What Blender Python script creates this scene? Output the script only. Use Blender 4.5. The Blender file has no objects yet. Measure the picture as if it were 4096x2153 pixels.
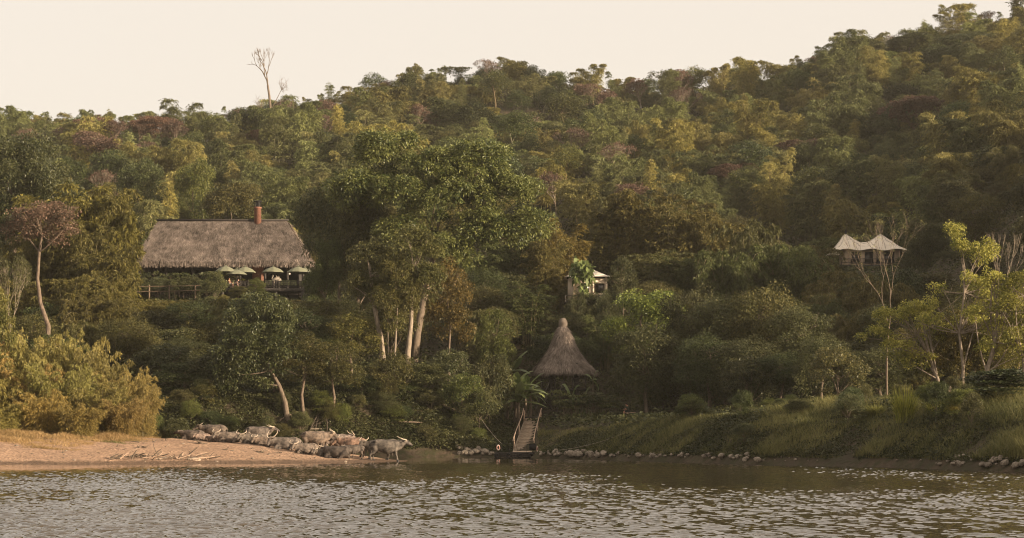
import bpy, bmesh, math, random
import numpy as np
from mathutils import Vector, Matrix

sc = bpy.context.scene
C = sc.collection
R = math.radians
random.seed(7)

# ------------------------------------------------------------------ camera
F, HY, CH = 7964.0, 1755.0, 1.7          # focal length in photo pixels, horizon row, eye height (m)
cam = bpy.data.cameras.new("camera"); cam.sensor_width = 36; cam.lens = 70
cam.shift_y = (HY - 1076.5) / 4096; cam.clip_end = 3000
co = bpy.data.objects.new("camera", cam); C.objects.link(co)
co.location = (0, 0, CH); co.rotation_euler = (R(90), 0, 0)
sc.camera = co

# ------------------------------------------------------------------ sky, sun, exposure
SUN_AZ, SUN_EL = R(116), R(12.5)            # clockwise from +Y (away from the camera)
w = bpy.data.worlds.new("World"); sc.world = w; w.use_nodes = True
nt = w.node_tree; nd = nt.nodes; bgn = nd["Background"]
sky = nd.new("ShaderNodeTexSky"); sky.sky_type = 'NISHITA'; sky.sun_disc = False
sky.sun_elevation = SUN_EL; sky.sun_rotation = SUN_AZ
sky.air_density = 1.0; sky.dust_density = 6.0; sky.ozone_density = 1.0
mxs = nd.new("ShaderNodeMix"); mxs.data_type = 'RGBA'; mxs.inputs[0].default_value = 0.62
mxs.inputs[7].default_value = (10.6, 9.3, 7.9, 1)            # smoke-hazed cream sky
nt.links.new(sky.outputs[0], mxs.inputs[6]); nt.links.new(mxs.outputs[2], bgn.inputs[0])
bgn.inputs[1].default_value = 0.056
sl = bpy.data.lights.new("sun", 'SUN'); sl.energy = 5.0; sl.angle = R(0.6); sl.color = (1, .81, .59)
so = bpy.data.objects.new("sun", sl); C.objects.link(so)
SD = Vector((math.sin(SUN_AZ) * math.cos(SUN_EL), math.cos(SUN_AZ) * math.cos(SUN_EL), math.sin(SUN_EL)))
so.rotation_euler = SD.to_track_quat('Z', 'Y').to_euler(); so.location = (60, -40, 60)
sc.view_settings.view_transform = 'Standard'; sc.view_settings.look = 'None'
sc.view_settings.gamma = 1; sc.view_settings.exposure = 1.2
sc.cycles.max_bounces = 5; sc.cycles.transparent_max_bounces = 6; sc.cycles.diffuse_bounces = 3
sc.cycles.use_denoising = True; sc.cycles.filter_width = 1.1

# ------------------------------------------------------------------ helpers
def W(px, py, d):
    return np.array(((px - 2048) / F * d, d, CH + (HY - py) / F * d))

def nrm(v):
    return v / np.maximum(np.linalg.norm(v, axis=-1, keepdims=True), 1e-9)

class MB:
    def __init__(s): s.v = []; s.f = []; s.m = []; s.t = []; s.n = 0
    def add(s, v, f, mat=0, tone=.5):
        v = np.asarray(v, float).reshape(-1, 3); f = np.asarray(f, np.int64)
        s.v.append(v); s.f.append(f + s.n); s.m.append(np.full(len(f), mat))
        s.t.append(np.broadcast_to(np.asarray(tone, float), (len(v),)).copy()); s.n += len(v)
        return s
    def mesh(s, name, mats, smooth=False):
        v = np.concatenate(s.v); me = bpy.data.meshes.new(name)
        me.vertices.add(len(v)); me.vertices.foreach_set("co", v.astype(np.float32).ravel())
        lens = np.concatenate([np.full(len(f), f.shape[1]) for f in s.f])
        loops = np.concatenate([f.ravel() for f in s.f])
        me.loops.add(len(loops)); me.loops.foreach_set("vertex_index", loops.astype(np.int32))
        me.polygons.add(len(lens))
        st = np.concatenate([[0], np.cumsum(lens)[:-1]])
        me.polygons.foreach_set("loop_start", st.astype(np.int32))
        me.polygons.foreach_set("loop_total", lens.astype(np.int32))
        me.polygons.foreach_set("material_index", np.concatenate(s.m).astype(np.int32))
        if smooth: me.polygons.foreach_set("use_smooth", np.ones(len(lens), bool))
        a = me.attributes.new("tone", 'FLOAT', 'POINT'); a.data.foreach_set("value", np.concatenate(s.t).astype(np.float32))
        me.update(calc_edges=True); me.validate()
        for m in mats: me.materials.append(m)
        return me
    def build(s, name, mats, parent=None, smooth=False):
        if not isinstance(mats, (list, tuple)): mats = [mats]
        o = bpy.data.objects.new(name, s.mesh(name, mats, smooth)); C.objects.link(o)
        if parent is not None: o.parent = parent
        return o

def box(mb, c, s, mat=0, tone=.5, rz=0):
    x, y, z = np.array(s) / 2
    v = np.array([(-x, -y, -z), (x, -y, -z), (x, y, -z), (-x, y, -z), (-x, -y, z), (x, -y, z), (x, y, z), (-x, y, z)])
    if rz: v = v @ np.array([[math.cos(rz), math.sin(rz), 0], [-math.sin(rz), math.cos(rz), 0], [0, 0, 1]])
    return mb.add(v + np.array(c), [(0, 3, 2, 1), (4, 5, 6, 7), (0, 1, 5, 4), (1, 2, 6, 5), (2, 3, 7, 6), (3, 0, 4, 7)], mat, tone)

def tube(mb, pts, rad, n=6, mat=0, tone=.5, side=None, cap=True):
    """a tapered tube; rad is one radius, a list, or a list of (across, up) pairs"""
    P = np.asarray(pts, float); k = len(P)
    rad = np.asarray(rad, float)
    if rad.ndim == 0: rad = np.full(k, rad)
    if rad.ndim == 1: rad = np.stack([rad, rad], 1)
    T = np.gradient(P, axis=0); T = nrm(T)
    if side is None:
        ref = np.array((1., 0, 0)) if abs(T[:, 0]).mean() < .8 else np.array((0, 1., 0))
    else: ref = np.asarray(side, float)
    U = nrm(ref - T * (T @ ref)[:, None]); V = np.cross(T, U)
    a = np.linspace(0, 2 * math.pi, n, endpoint=False)
    v = P[:, None] + U[:, None] * (np.cos(a)[None, :, None] * rad[:, 0, None, None]) + V[:, None] * (np.sin(a)[None, :, None] * rad[:, 1, None, None])
    i = np.arange(k - 1)[:, None] * n; j = np.arange(n)[None]; j2 = (j + 1) % n
    q = np.stack([i + j, i + j2, i + n + j2, i + n + j], -1).reshape(-1, 4)
    mb.add(v.reshape(-1, 3), q, mat, tone)
    if cap:
        base = mb.n
        mb.add(np.concatenate([v[0], P[:1], v[-1], P[-1:]]),
               np.concatenate([[((j_ + 1) % n, j_, n) for j_ in range(n)], [(n + 1 + j_, n + 1 + (j_ + 1) % n, 2 * n + 1) for j_ in range(n)]]), mat, tone)
    return mb

def lathe(mb, prof, c=(0, 0, 0), n=16, mat=0, tone=.5):
    a = np.linspace(0, 2 * math.pi, n, endpoint=False); pr = np.asarray(prof, float); k = len(pr)
    v = np.stack([pr[:, 0, None] * np.cos(a), pr[:, 0, None] * np.sin(a), np.broadcast_to(pr[:, 1, None], (k, n))], -1) + np.array(c)
    i = np.arange(k - 1)[:, None] * n; j = np.arange(n)[None]; j2 = (j + 1) % n
    return mb.add(v.reshape(-1, 3), np.stack([i + j, i + j2, i + n + j2, i + n + j], -1).reshape(-1, 4), mat, tone)

def leaves(mb, pos, dr, L, Wd, tone, rng, mat=0, droop=.0, fold=.0):
    """lozenge leaves: base at pos, pointing along dr"""
    n = len(pos); dr = nrm(dr); L = np.broadcast_to(L, (n,))[:, None]; Wd = np.broadcast_to(Wd, (n,))[:, None]
    rnd = rng.normal(size=(n, 3)); rnd[:, 2] += 1.2
    sd = nrm(np.cross(dr, nrm(rnd)))
    mid = pos + dr * L * .45 + np.array((0, 0, 1.)) * (fold * L)
    tip = pos + dr * L; tip[:, 2] -= droop * L[:, 0]
    v = np.stack([pos, mid + sd * Wd * .5, tip, mid - sd * Wd * .5], 1).reshape(-1, 3)
    f = np.arange(n * 4).reshape(n, 4)
    return mb.add(v, f, mat, np.repeat(tone, 4))

def unit(rng, n):
    return nrm(rng.normal(size=(n, 3)))

def tag(o, label=None, cat=None, group=None, kind=None):
    if label: o["label"] = label
    if cat: o["category"] = cat
    if group: o["group"] = group
    if kind: o["kind"] = kind
    return o

def empty(name, loc, label, cat, group=None, rz=0):
    o = bpy.data.objects.new(name, None); C.objects.link(o); o.location = loc; o.rotation_euler = (0, 0, rz)
    o.empty_display_size = .3
    return tag(o, label, cat, group)

def copy_tree(o, parent=None):
    c = o.copy(); C.objects.link(c)
    if parent is not None: c.parent = parent
    for ch in o.children: copy_tree(ch, c)
    return c

def tint(o, col):
    o.color = (*col, 1)
    for ch in o.children: tint(ch, col)

# ------------------------------------------------------------------ materials
def newmat(name):
    m = bpy.data.materials.new(name); m.use_nodes = True
    return m, m.node_tree.nodes, m.node_tree.links, m.node_tree.nodes["Principled BSDF"]

def solid(name, col, rough=.7, var=.25, scale=6, col2=None, bump=0, spec=.3, stretch=(1, 1, 1), tone=0, metal=0):
    """one colour broken up by noise; tone mixes the per-vertex attribute in"""
    m, N, Lk, b = newmat(name)
    tc = N.new("ShaderNodeTexCoord"); mp = N.new("ShaderNodeMapping"); mp.inputs[3].default_value = stretch
    no = N.new("ShaderNodeTexNoise"); no.inputs["Scale"].default_value = scale; no.inputs["Detail"].default_value = 6
    Lk.new(tc.outputs["Object"], mp.inputs[0]); Lk.new(mp.outputs[0], no.inputs["Vector"])
    rp = N.new("ShaderNodeValToRGB"); rp.color_ramp.elements[0].position = .3; rp.color_ramp.elements[1].position = .7
    c2 = col2 or tuple(min(1, c * (1 + var)) for c in col); c1 = tuple(c * (1 - var) for c in col)
    rp.color_ramp.elements[0].color = (*c1, 1); rp.color_ramp.elements[1].color = (*c2, 1)
    Lk.new(no.outputs[0], rp.inputs[0]); out = rp.outputs[0]
    if tone:
        at = N.new("ShaderNodeAttribute"); at.attribute_name = "tone"
        mr = N.new("ShaderNodeMapRange"); mr.inputs[3].default_value = 1 - tone; mr.inputs[4].default_value = 1 + tone
        Lk.new(at.outputs["Fac"], mr.inputs[0])
        mx = N.new("ShaderNodeVectorMath"); mx.operation = 'SCALE'
        Lk.new(out, mx.inputs[0]); Lk.new(mr.outputs[0], mx.inputs["Scale"]); out = mx.outputs[0]
    oi = N.new("ShaderNodeObjectInfo"); mm = N.new("ShaderNodeMix"); mm.data_type = 'RGBA'; mm.blend_type = 'MULTIPLY'; mm.inputs[0].default_value = 1
    Lk.new(out, mm.inputs[6]); Lk.new(oi.outputs["Color"], mm.inputs[7]); Lk.new(mm.outputs[2], b.inputs["Base Color"])
    b.inputs["Roughness"].default_value = rough; b.inputs["Specular IOR Level"].default_value = spec; b.inputs["Metallic"].default_value = metal
    if bump:
        bp = N.new("ShaderNodeBump"); bp.inputs["Strength"].default_value = .8; bp.inputs["Distance"].default_value = bump
        Lk.new(no.outputs[0], bp.inputs["Height"]); Lk.new(bp.outputs[0], b.inputs["Normal"])
    return m

def leafmat(name, a, c, trans=.28, rough=.55, spec=.25, rnd=.22):
    """leaf colour runs from a to c over the per-leaf tone, times the object's own colour"""
    m, N, Lk, b = newmat(name)
    at = N.new("ShaderNodeAttribute"); at.attribute_name = "tone"
    mx = N.new("ShaderNodeMix"); mx.data_type = 'RGBA'; mx.inputs[6].default_value = (*a, 1); mx.inputs[7].default_value = (*c, 1)
    Lk.new(at.outputs["Fac"], mx.inputs[0])
    oi = N.new("ShaderNodeObjectInfo")
    mm = N.new("ShaderNodeMix"); mm.data_type = 'RGBA'; mm.blend_type = 'MULTIPLY'; mm.inputs[0].default_value = 1
    Lk.new(mx.outputs[2], mm.inputs[6]); Lk.new(oi.outputs["Color"], mm.inputs[7])
    mr = N.new("ShaderNodeMapRange"); mr.inputs[3].default_value = 1 - rnd; mr.inputs[4].default_value = 1 + rnd
    Lk.new(oi.outputs["Random"], mr.inputs[0])
    sc_ = N.new("ShaderNodeVectorMath"); sc_.operation = 'SCALE'
    Lk.new(mm.outputs[2], sc_.inputs[0]); Lk.new(mr.outputs[0], sc_.inputs["Scale"])
    Lk.new(sc_.outputs[0], b.inputs["Base Color"]); b.inputs["Roughness"].default_value = rough; b.inputs["Specular IOR Level"].default_value = spec
    tr = N.new("ShaderNodeBsdfTranslucent"); Lk.new(sc_.outputs[0], tr.inputs[0])
    ms = N.new("ShaderNodeMixShader"); ms.inputs[0].default_value = trans
    Lk.new(b.outputs[0], ms.inputs[1]); Lk.new(tr.outputs[0], ms.inputs[2]); Lk.new(ms.outputs[0], N["Material Output"].inputs[0])
    return m

M = {}
M['leaf_green'] = leafmat("broad_leaves", (.022, .032, .011), (.132, .134, .052), spec=.35, rough=.45)
M['leaf_bamboo'] = leafmat("bamboo_leaves", (.046, .049, .013), (.165, .156, .052), trans=.22)
M['leaf_far'] = leafmat("hill_bamboo_leaves", (.074, .079, .025), (.33, .305, .115), trans=.28)
M['leaf_small'] = leafmat("small_leaves", (.029, .036, .011), (.112, .110, .040), trans=.22)
M['leaf_dry'] = leafmat("dry_leaves", (.085, .048, .032), (.17, .105, .075))
M['leaf_lime'] = leafmat("lime_leaves", (.10, .11, .022), (.34, .31, .085), trans=.4)
M['leaf_bush'] = leafmat("bush_leaves", (.15, .122, .034), (.40, .315, .105), trans=.38)
M['banana'] = leafmat("banana_leaves", (.055, .080, .026), (.15, .18, .065), rough=.4, spec=.4, trans=.3, rnd=.05)
M['grass'] = leafmat("grass_blades", (.060, .066, .020), (.25, .225, .085), trans=.35)
M['straw'] = leafmat("dry_grass", (.20, .135, .055), (.42, .28, .13), trans=.25)
M['bark'] = solid("bark", (.13, .098, .070), .9, .4, 5, bump=.03, stretch=(3, 3, .6))
M['bark_pale'] = solid("pale_bark", (.22, .175, .13), .9, .4, 3, bump=.03, stretch=(2, 2, .7))
M['bark_mid'] = solid('warm_bark', (.13, .095, .068), .9, .4, 4, bump=.03, stretch=(2, 2, .7))
M['culm'] = solid("bamboo_culms", (.17, .14, .07), .6, .3, 3)
M['thatch'] = solid("thatch_straw", (.205, .164, .135), .95, .30, 1.1, tone=.55, spec=.1)
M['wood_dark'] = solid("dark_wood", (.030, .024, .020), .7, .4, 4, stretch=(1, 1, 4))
M['wood_grey'] = solid("weathered_wood", (.050, .042, .036), .85, .35, 5, bump=.01)
M['wood_step'] = solid("step_planks", (.50, .39, .29), .85, .3, 7, bump=.012, stretch=(.5, 3, 3))
M['wood_pole'] = solid("pale_pole", (.40, .28, .20), .8, .25, 6)
M['brick'] = solid("red_brick", (.19, .088, .058), .85, .3, 5, bump=.01)
M['iron'] = solid("dark_iron", (.02, .018, .017), .5, .3, 6, metal=.3)
M['canvas'] = solid("tent_canvas", (.68, .59, .48), .85, .10, 2, tone=.3)
M['canvas_wall'] = solid("tent_wall_canvas", (.62, .50, .38), .85, .08, 3)
M['umbrella'] = solid("umbrella_cloth", (.155, .155, .10), .8, .08, 3)
M['cushion'] = solid("green_cushion", (.20, .21, .10), .8, .1, 5)
M['skin'] = solid("skin", (.46, .24, .155), .6, .08, 8)
M['skin_pale'] = solid("pale_skin", (.52, .33, .25), .6, .08, 8)
M['cloth_white'] = solid("white_cloth", (.62, .57, .50), .8, .1, 6)
M['cloth_green'] = solid("dark_green_cloth", (.040, .046, .030), .85, .25, 6)
M['cloth_black'] = solid("black_cloth", (.018, .017, .017), .85, .2, 6)
M['hair'] = solid("brown_hair", (.045, .022, .012), .6, .3, 30)
M['hide'] = solid("buffalo_hide", (.055, .046, .039), .75, .45, 4.5, col2=(.160, .128, .105), bump=.02, spec=.2)
M['horn'] = solid("horn", (.36, .29, .22), .5, .3, 7)
M['hoof'] = solid("black_hoof", (.02, .017, .015), .6, .3, 8)
M['rock'] = solid("river_rock", (.20, .165, .13), .9, .4, 3.5, bump=.03)
M['rubber'] = solid("tyre_rubber", (.018, .016, .015), .75, .3, 12)
M['rope'] = solid("rope", (.33, .28, .22), .9, .2, 20)
M['ring_red'] = solid("life_ring_red", (.50, .27, .22), .6, .1, 5)
M['ring_white'] = solid("life_ring_white", (.62, .54, .47), .6, .1, 5)
M['glass_dark'] = solid("dark_window", (.03, .026, .022), .25, .2, 3, spec=.5)
M['plume'] = leafmat("grass_plume", (.33, .25, .18), (.5, .40, .30), trans=.3)

# ground materials
def groundmat(name, cols, scales, rough=.95, bump=.1, wet=False):
    m, N, Lk, b = newmat(name)
    tc = N.new("ShaderNodeTexCoord"); out = None
    for i, (c, s_) in enumerate(zip(cols[1:], scales)):
        no = N.new("ShaderNodeTexNoise"); no.inputs["Scale"].default_value = s_; no.inputs["Detail"].default_value = 8; no.inputs["Roughness"].default_value = .65
        Lk.new(tc.outputs["Object"], no.inputs["Vector"])
        rp = N.new("ShaderNodeValToRGB"); rp.color_ramp.elements[0].position = .42; rp.color_ramp.elements[1].position = .62
        Lk.new(no.outputs[0], rp.inputs[0])
        mx = N.new("ShaderNodeMix"); mx.data_type = 'RGBA'; Lk.new(rp.outputs[0], mx.inputs[0])
        if out is None: mx.inputs[6].default_value = (*cols[0], 1)
        else: Lk.new(out, mx.inputs[6])
        mx.inputs[7].default_value = (*c, 1); out = mx.outputs[2]; last = no
    if wet:   # sand soaked by the river up to a ragged line is darker for good
        sp = N.new("ShaderNodeSeparateXYZ"); Lk.new(tc.outputs["Object"], sp.inputs[0]); n2 = N.new("ShaderNodeTexNoise"); n2.inputs["Scale"].default_value = .8; Lk.new(tc.outputs["Object"], n2.inputs["Vector"])
        ma = N.new("ShaderNodeMath"); ma.operation = 'MULTIPLY_ADD'; ma.inputs[1].default_value = -.30; Lk.new(n2.outputs[0], ma.inputs[0]); Lk.new(sp.outputs[2], ma.inputs[2])
        mr = N.new("ShaderNodeMapRange"); mr.inputs[1].default_value = -.04; mr.inputs[2].default_value = .12; mr.inputs[3].default_value = .42; mr.inputs[4].default_value = 1; Lk.new(ma.outputs[0], mr.inputs[0])
        sc_ = N.new("ShaderNodeVectorMath"); sc_.operation = 'SCALE'; Lk.new(out, sc_.inputs[0]); Lk.new(mr.outputs[0], sc_.inputs["Scale"]); out = sc_.outputs[0]
    Lk.new(out, b.inputs["Base Color"]); b.inputs["Roughness"].default_value = rough; b.inputs["Specular IOR Level"].default_value = .15
    bp = N.new("ShaderNodeBump"); bp.inputs["Distance"].default_value = bump; Lk.new(last.outputs[0], bp.inputs["Height"]); Lk.new(bp.outputs[0], b.inputs["Normal"])
    return m
M['soil'] = groundmat("forest_soil", [(.045, .034, .022), (.075, .052, .034), (.035, .034, .014)], [.25, 1.3], bump=.2)
M['sand'] = groundmat("sand", [(.47, .305, .200), (.34, .215, .142), (.53, .345, .23), (.22, .145, .098)], [.25, 1.4, 5.5], bump=.34, wet=True)

# ------------------------------------------------------------------ terrain
def vnoise(x, y, s, seed=0):
    """smooth value noise"""
    rng = np.random.default_rng(seed); T = rng.random((64, 64)); u, v = np.asarray(x) / s + 1000, np.asarray(y) / s + 1000
    i, j = np.floor(u).astype(int), np.floor(v).astype(int); a, b = u - i, v - j; a = a * a * (3 - 2 * a); b = b * b * (3 - 2 * b)
    g = lambda p, q: T[p % 64, q % 64]
    return (g(i, j) * (1 - a) + g(i + 1, j) * a) * (1 - b) + (g(i, j + 1) * (1 - a) + g(i + 1, j + 1) * a) * b - .5

COL = {
 -3500: [(160, -1.5), (166, .3), (172, 4.5), (225, 13), (300, 28), (400, 50), (505, 74), (530, 76), (640, 60)],
 0:    [(164, -1.5), (170, .3), (176, 4.8), (195, 7), (225, 12.5), (300, 27), (400, 51), (505, 76), (530, 77), (640, 60)],
 600:  [(166, -1.5), (172, .3), (178, 5), (198, 8), (247, 18.5), (258, 19.3), (288, 19.8), (310, 24), (400, 50), (505, 77), (530, 78), (640, 62)],
 1150: [(170, -1.5), (176, .3), (182, 5.2), (205, 9), (247, 18.5), (258, 19.3), (288, 20.5), (310, 25), (400, 53), (505, 81), (530, 82), (640, 65)],
 1700: [(176, -1.5), (181, .3), (187, 5.3), (208, 9.8), (240, 16), (290, 27), (400, 57), (505, 86), (530, 88), (640, 70)],
 2050: [(176, -1.5), (180, .2), (186, .75), (190, 1.9), (193.5, 3.2), (200, 3.7), (206, 5.5), (226, 14), (240, 16), (290, 27), (400, 56), (505, 86), (530, 88), (640, 70)],
 2600: [(147, -1.5), (151, .2), (157, 2.0), (164, 3.05), (190, 3.5), (205, 6), (226, 14), (240, 16), (290, 27), (400, 56), (505, 84), (530, 86), (640, 70)],
 3000: [(127, -1.5), (131, .2), (138, 2.3), (146, 3.4), (185, 4), (205, 7), (250, 17), (290, 27), (400, 58), (505, 88), (530, 90), (640, 74)],
 3400: [(117, -1.5), (121, .2), (129, 2.6), (138, 3.8), (175, 4.6), (200, 8), (262, 22.5), (272, 24.8), (298, 25.2), (314, 30), (400, 60), (505, 96), (530, 99), (640, 82)],
 3330: [(118, -1.5), (122, .2), (130, 2.6), (139, 3.8), (176, 4.6), (200, 7.5), (262, 20.5), (272, 22.5), (298, 24.5), (314, 29), (400, 60), (505, 95), (530, 98), (640, 82)],
 3680: [(109, -1.5), (113, .2), (121, 2.7), (131, 3.85), (169, 4.6), (194, 8.2), (255, 21.5), (270, 24.6), (298, 25.4), (318, 33), (400, 62), (498, 95), (530, 100), (640, 84)],
 3800: [(104, -1.5), (108, .2), (116, 2.6), (126, 3.9), (165, 4.6), (190, 9), (240, 22), (300, 38), (400, 66), (490, 95), (530, 101), (640, 86)],
 4096: [(97, -1.5), (101, .2), (109, 2.6), (119, 3.9), (160, 5), (180, 9), (230, 25), (300, 43), (400, 72), (490, 101), (530, 106), (640, 90)],
 5000: [(82, -1.5), (86, .2), (94, 2.6), (104, 3.8), (148, 6), (172, 15), (200, 28), (260, 42), (400, 80), (500, 108), (640, 96)],
 7500: [(60, -1.5), (64, .2), (72, 2.6), (82, 3.8), (132, 6), (150, 12), (172, 26), (260, 40), (400, 75), (500, 100), (640, 96)],
}
DS = np.arange(40, 645, 1.0); PXS = np.array(sorted(COL))
ZT = np.array([np.interp(DS, *zip(*COL[p])) for p in PXS]); EDG = np.array([np.interp(.2, [q[1] for q in COL[p][:3]], [q[0] for q in COL[p][:3]]) for p in PXS])
def edge_of(px): return np.interp(px, PXS, EDG)

def terrain_z(x, y, noise=True):
    """height of the ground; near the river it is measured from the water's edge so that the bank follows it"""
    x = np.asarray(x, float); y = np.asarray(y, float)
    px = np.clip(x / np.maximum(y, 1) * F + 2048, PXS[0], PXS[-1] - .01); d = np.clip(y, DS[0], DS[-1] - 1.01)
    i = np.clip(np.searchsorted(PXS, px, side='right') - 1, 0, len(PXS) - 2); t = (px - PXS[i]) / (PXS[i + 1] - PXS[i]); e = edge_of(px); z = 0
    for q, wt in ((i, 1 - t), (i + 1, t)):
        dq = np.where(d < 215, np.where(d < e, d - e + EDG[q], EDG[q] + (d - e) / (215 - e) * (215 - EDG[q])), d); dq = np.clip(dq, DS[0], DS[-1] - 1.01); j = (dq - DS[0]).astype(int); f_ = dq - DS[0] - j
        z = z + wt * (ZT[q, j] * (1 - f_) + ZT[q, j + 1] * f_)
    if noise:
        k = np.clip((z - 1) / 10, 0, 1); far = np.clip((d - 300) / 100, 0, 1)
        z = z + k * (vnoise(x, y, 9, 1) * .8 + vnoise(x, y, 3.1, 2) * .3) + far * (vnoise(x, y, 38, 3) * 7 + vnoise(x, y, 17, 4) * 3)
    return z

EDGE = (PXS, EDG)
def edge_d(px): return float(np.interp(px, *EDGE))

def grid(x0, x1, y0, y1, step, zf):
    X, Y = np.meshgrid(np.arange(x0, x1 + step, step), np.arange(y0, y1 + step, step)); h, wd = X.shape
    v = np.stack([X, Y, zf(X, Y)], -1).reshape(-1, 3)
    i = np.arange(h - 1)[:, None] * wd; j = np.arange(wd - 1)[None]
    return v, np.stack([i + j, i + j + 1, i + wd + j + 1, i + wd + j], -1).reshape(-1, 4)

mb = MB(); mb.add(*grid(-330, 330, 56, 640, 2.2, terrain_z))
tag(mb.build("hillside_terrain", M['soil'], smooth=True), kind='structure')

def sand_h(px):  return np.interp(px, [-3500, 0, 450, 700, 1000, 1300, 1500, 1630, 1700], [2.6, 2.1, 1.8, 1.62, 1.3, .72, .24, .03, -.3])
def sand_d0(px): return np.interp(px, [-3500, 0, 700, 1300, 1500, 1640], [126, 131.5, 136, 140, 143.5, 148])
def sand_z(x, y):
    px = x / y * F + 2048; h = sand_h(px); d0 = sand_d0(px) + vnoise(x, y, 4, 9) * 1.6
    t = np.clip((y - d0) / 16, -1, 1); up = h * np.where(t > 0, 1 - (1 - np.maximum(t, 0)) ** 1.8, t * 1.2)
    back = np.interp(px, [-3500, 500, 700, 1000, 1640], [190, 178, 168, 160, 152])
    fall = np.clip((y - back) / 9, 0, 1)
    z = up * (1 - fall) - fall * .8
    z = np.where(px > 1630, np.minimum(z, -.05 - (px - 1630) * .004), z)
    rough = np.clip(z * 3 + .2, 0, 1)
    return z + rough * (vnoise(x, y, 2.3, 10) * .14 + vnoise(x, y, .8, 11) * .10 + vnoise(x, y, .62, 12) * .09)
mb = MB(); mb.add(*grid(-95, -7.2, 122, 178, .3, sand_z))
tag(mb.build("sandbar", M['sand'], smooth=True), kind='structure')

# water
m, N, Lk, b = newmat("river_water"); M['water'] = m
b.inputs["Base Color"].default_value = (.048, .035, .019, 1); b.inputs["Roughness"].default_value = .03; b.inputs["IOR"].default_value = 1.40
tc = N.new("ShaderNodeTexCoord"); h = None
for s_, det, amt, st in ((6, 2, .0022, (1, 1, 1)), (14, 2, .0006, (1, .8, 1))):
    mp = N.new("ShaderNodeMapping"); mp.inputs[3].default_value = st
    no = N.new("ShaderNodeTexNoise"); no.inputs["Scale"].default_value = s_; no.inputs["Detail"].default_value = det; no.inputs["Roughness"].default_value = .55
    Lk.new(tc.outputs["Object"], mp.inputs[0]); Lk.new(mp.outputs[0], no.inputs["Vector"])
    mu = N.new("ShaderNodeMath"); mu.operation = 'MULTIPLY'; mu.inputs[1].default_value = amt; Lk.new(no.outputs[0], mu.inputs[0])
    if h is None: h = mu.outputs[0]
    else:
        ad = N.new("ShaderNodeMath"); ad.operation = 'ADD'; Lk.new(h, ad.inputs[0]); Lk.new(mu.outputs[0], ad.inputs[1]); h = ad.outputs[0]
bp = N.new("ShaderNodeBump"); bp.inputs["Strength"].default_value = 1; bp.inputs["Distance"].default_value = 1; Lk.new(h, bp.inputs["Height"]); Lk.new(bp.outputs[0], b.inputs["Normal"])
rw = np.random.default_rng(77); ys = [27.0]
while ys[-1] < 200: ys.append(ys[-1] + .042 + (ys[-1] - 27) * .0021)
ys = np.array(ys); us = np.linspace(-1, 1, 880); Yw = np.repeat(ys[:, None], len(us), 1); Xw = us[None] * (ys * .34 + 5)[:, None]; Zw = np.zeros_like(Xw)
wx, wy = vnoise(Xw, Yw, 1.3, 201) * .40 + vnoise(Xw, Yw, .5, 203) * .14, vnoise(Xw, Yw, 1.5, 202) * .40 + vnoise(Xw, Yw, .45, 204) * .14
for k in range(34):
    lam = .115 * 2 ** (rw.random() * 2.35); th_ = math.pi / 2 + rw.normal() * .85; kv = 2 * math.pi / lam
    Zw += lam ** 1.1 * .0088 * np.sin(kv * ((Xw + wx) * math.cos(th_) + (Yw + wy) * math.sin(th_)) + rw.random() * 6.28)
gust = np.clip(np.interp(Yw, [27, 45, 70, 100, 128, 175], [1.3, 1.15, .95, .74, .46, .28]) + vnoise(Xw, Yw * .5, 9, 261) * 1.3 + vnoise(Xw * .6, Yw * .25, 4, 262) * .5, .12, 1.5)
Zw *= gust
h_, w_ = Xw.shape; i = np.arange(h_ - 1)[:, None] * w_; j = np.arange(w_ - 1)[None]; mb = MB(); mb.add(np.stack([Xw, Yw, Zw], -1).reshape(-1, 3), np.stack([i + j, i + j + 1, i + w_ + j + 1, i + w_ + j], -1).reshape(-1, 4))
mb.add([(-420, -120, -.16), (420, -120, -.16), (420, 300, -.16), (-420, 300, -.16)], [(0, 1, 2, 3)])
tag(mb.build("river_water", m, smooth=True), kind='structure')

# ------------------------------------------------------------------ plant builders (each returns {part: (MB, materials)})
def curve_pts(a, b, rng, bend=.15, k=5, sag=0):
    a, b = np.asarray(a, float), np.asarray(b, float); t = np.linspace(0, 1, k)[:, None]; L = np.linalg.norm(b - a)
    off = rng.normal(size=3) * bend * L
    return a + (b - a) * t + off * (t * (1 - t) * 2) - np.array((0, 0, sag * L)) * (t * t)

def clump_leaves(mb, c, r, n, rng, L, Wd, flat=.65, droop=.25, mat=0, tone0=0):
    d = unit(rng, n); d[:, 2] = np.where((d[:, 2] < -.3) & (rng.random(n) < .6), -d[:, 2], d[:, 2])
    p = c + d * r * (.45 + .55 * rng.random((n, 1)) ** .7) * np.array((1, 1, flat))
    dr = d * .7 + rng.normal(size=(n, 3)) * .55; dr[:, 2] -= droop
    leaves(mb, p, dr, L * (.6 + .8 * rng.random(n)), Wd * (.7 + .6 * rng.random(n)), np.clip(tone0 + rng.random(n), 0, 1), rng, mat, droop=.15)

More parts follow.
